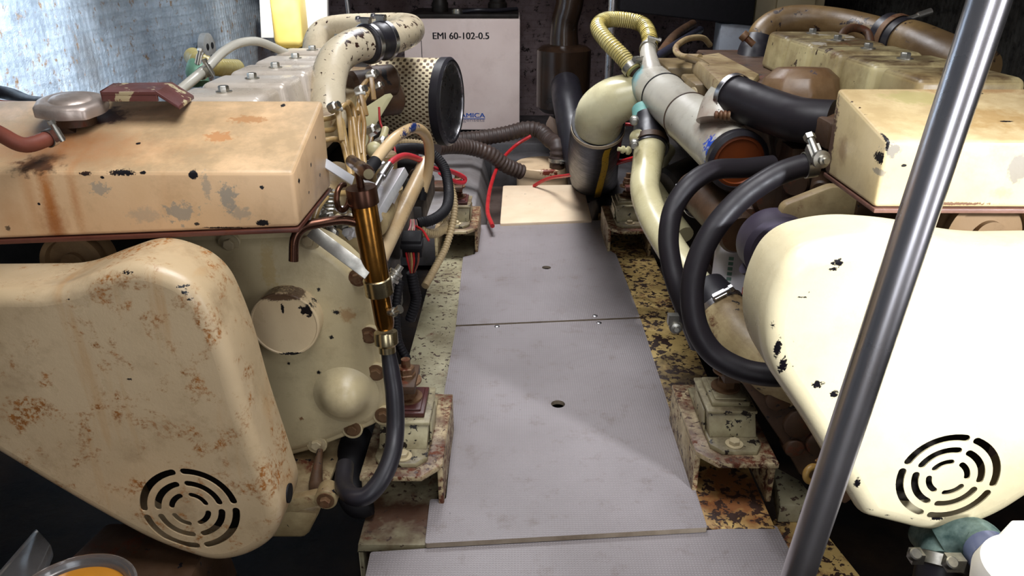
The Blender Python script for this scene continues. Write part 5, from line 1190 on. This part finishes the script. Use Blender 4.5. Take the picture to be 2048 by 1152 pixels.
mk('jug_cap', G().cyl((cj.x, 4.4, zj + .378), (cj.x, 4.4, zj + .42), .03, 24), m_white, JG)
mk('jug_shelf', G().box((cj.x - .1, 4.3, zj - .02), (cj.x + .09, 4.65, zj - .002)), m_dark, None, label='dark narrow shelf under the amber jug', cat='shelf')

# clear hose and bronze fitting on the left
m_clear = simple('milky_clear_hose', srgb(214, 210, 196), .22, 0, .12, 10, 0, .6, trans=.15)
chs = mk('clear_hose', G().tube(pp((352, 188, 1.75), (385, 160, 1.8), (415, 135, 1.86), (445, 105, 1.95), (480, 86, 2.05), (520, 84, 2.12), (572, 106, 2.2)), .0115, 18), m_clear, ENG)
hose_clamp('hose_clamp', chs, at(405, 146, d=1.84), at(415, 135, d=1.86) - at(385, 160, d=1.8), .0125, .018, (1, -.4, .3), m_zinc, True, 1.2)
q = at(394, 148, d=2.0)
ft = mk('bronze_fitting', G().tube(pp((400, 168, 2.0), (393, 145, 2.0), (392, 130, 2.02)), [.024, .027, .022], 22), simple('green_bronze', srgb(120, 168, 142), .5, .2, .4, 20, .4), ENG)
mk('fitting_hose', G().tube(pp((384, 112, 2.05), (402, 124, 2.02), (430, 134, 2.05), (475, 136, 2.15)), .022, 20, rib=(.012, .0012)), m_amber, ENG)
hose_clamp('hose_clamp', ft, at(400, 124, d=2.015), (1, .2, -.3), .025, .014, (0, -1, .4), m_zinc, True, 1.2)
g = G(); w_ = at(412, 100, x=-1.63)
g.lathe((-1.64, w_.y, w_.z), (1, 0, 0), [(.085, 0), (.085, .03), (.078, .034), (0, .034)], 32)
fl_ = mk('hull_fitting', g, paint('grey_flange', srgb(150, 146, 140), grime=.5, rough=.5), None, label='round grey flange with dark ports on the left foil wall', cat='flange')
for (dy, dz) in ((-.035, .02), (.03, .02), (0.0, -.04)):
    mk('port', G().cyl((-1.607, w_.y + dy, w_.z + dz), (-1.603, w_.y + dy, w_.z + dz), .016, 18), m_black, fl_)
T('hose_bundle', [(-520, 420, 1.9), (-380, 250, 1.9), (-200, 190, 1.9), (-60, 180, 1.9), (10, 186, 1.9), (60, 204, 1.85), (110, 208, 1.8)], .016, m_rubber, 'dark hose lying by the foil wall behind the filler cap', 'hose')

# ================================================================== bottom left: tub, plastic sheet, beam
m_clearp = simple('cloudy_clear_plastic', srgb(206, 200, 196), .12, 0, .1, 10, 0, .5, trans=.9)
ct = at(140, 1195, d=1.20)
TB = thing('plastic_tub', 'round clear plastic tub holding amber oil at the bottom left corner', 'tub', (ct.x, ct.y, ct.z - .09))
g = G().lathe((ct.x, ct.y, ct.z - .09), (0, 0, 1), [(.070, 0), (.078, .004), (.083, .080), (.094, .084), (.096, .090), (.092, .092), (.088, .088), (.085, .092), (.080, .086), (.075, .008), (0, .006)], 64)
mk('tub_wall', g, m_clearp, TB)
mk('tub_oil', G().lathe((ct.x, ct.y, ct.z - .083), (0, 0, 1), [(.074, 0), (.080, .070), (0, .070)], 48), simple('amber_oil', srgb(196, 130, 40), .08, 0, .3, 5, .05, .6), TB)
zt3 = ct.z - .09
mk('support_block', G().hexa([(ct.x - .2, ct.y - .2, -.24), (ct.x + .12, ct.y - .2, -.24), (ct.x + .16, ct.y + .30, -.24), (ct.x - .12, ct.y + .30, -.24), (ct.x - .2, ct.y - .2, zt3), (ct.x + .12, ct.y - .2, zt3), (ct.x + .12, ct.y + .28, zt3), (ct.x - .10, ct.y + .28, zt3)]), m_brown, None, .01,
   label='grimy brown block under the plastic tub below the left cover', cat='block')
p = [at(a, b, z=zt3 + .015) for a, b in [(-30, 1190), (76, 1066), (106, 1100), (60, 1210)]]
mk('plastic_sheet', G().prism([V((v.x, v.y, zt3 + .0)) for v in p], (0, 0, .03)), m_clearp, None, .006, label='pale translucent plastic block left of the round tub', cat='packaging')

# bottom right: strainer pipe and white bucket
m_teal = simple('green_bronze_casting', srgb(140, 164, 158), .5, .2, .4, 22, .5, .5, col2=srgb(38, 70, 68))
SV = thing('sea_strainer', 'green corroded bronze pipe with two-bolt clamp and black hose at the bottom right', 'strainer', tuple(at(1890, 1150, d=1.3)))
mk('bronze_elbow', G().tube(pp((1880, 1085, 1.34), (1915, 1072, 1.33), (1955, 1080, 1.31), (1980, 1108, 1.28)), [.03, .034, .036, .034], 28), m_teal, SV)
mk('bronze_body', G().tube(pp((1850, 1068, 1.42), (1880, 1095, 1.36), (1885, 1130, 1.33)), [.03, .034, .036], 24), m_teal, SV)
hc = at(1882, 1112, d=1.34)
mk('clamp_band', G().lathe(hc, at(1876, 1150, d=1.33) - hc, [(.038, 0), (.042, .002), (.042, .022), (.038, .024)], 36, close=False).obox(at(1832, 1112, d=1.32), (.010, 0, 0), (0, .01, 0), (0, 0, .010)).obox(at(1908, 1125, d=1.28), (.014, 0, 0), (0, .01, 0), (0, 0, .012)), m_zinc, SV)
for (a, b, d) in [(1831, 1108, 1.30), (1904, 1125, 1.265)]: c_ = at(a, b, d=d); mk('clamp_bolt', G().lathe(c_, (0, -.6, .8), [(.010, -.01), (.010, .002), (.008, .004)], 20), m_zinc, SV)
mk('strainer_hose', G().tube(pp((1880, 1120, 1.335), (1870, 1180, 1.34), (1860, 1260, 1.36)), .037, 28), m_rubber, SV)
mk('blue_cuff', G().tube(pp((1972, 1098, 1.29), (1990, 1122, 1.26)), [.036, .038], 28), simple('blue_grey_cuff', srgb(120, 130, 170), .3, .3), SV)
mk('steel_clamp', G().tube(pp((1982, 1098, 1.28), (2002, 1112, 1.26)), .008, 14), m_steel, SV)
cb = at(2050, 1160, d=1.18)
g = G().lathe(cb + V((0, 0, -.12)), (-.1, -.1, 1), [(.05, 0), (.060, .02), (.070, .14), (.062, .165), (.03, .175), (0, .176)], 48)
mk('white_bottle', g, m_white, None, label='white plastic container in the bottom right corner', cat='container')
g = G(); q0 = at(1990, 1095, d=1.22); 
mk('white_flap', G().prism([at(a, b, d=1.2) for a, b in [(2000, 1080), (2030, 1048), (2075, 1048), (2075, 1120), (2010, 1120)]], (0, .01, 0)), m_white, None, .003, label='white flap standing above the white container', cat='flap')
# beam under the right side
mk('hull_frame', G().prism([at(a, b, z=-.10) for a, b in [(1545, 1040), (1600, 1000), (1760, 1200), (1640, 1240)]], (0, 0, -.06)), m_bearer, None, .004, kind='structure')
mk('hull_frame', G().prism([at(a, b, z=-.05) for a, b in [(1545, 930), (1600, 960), (1640, 1010), (1560, 1010)]], (0, 0, -.05)), m_bearer_l, None, .004, kind='structure')
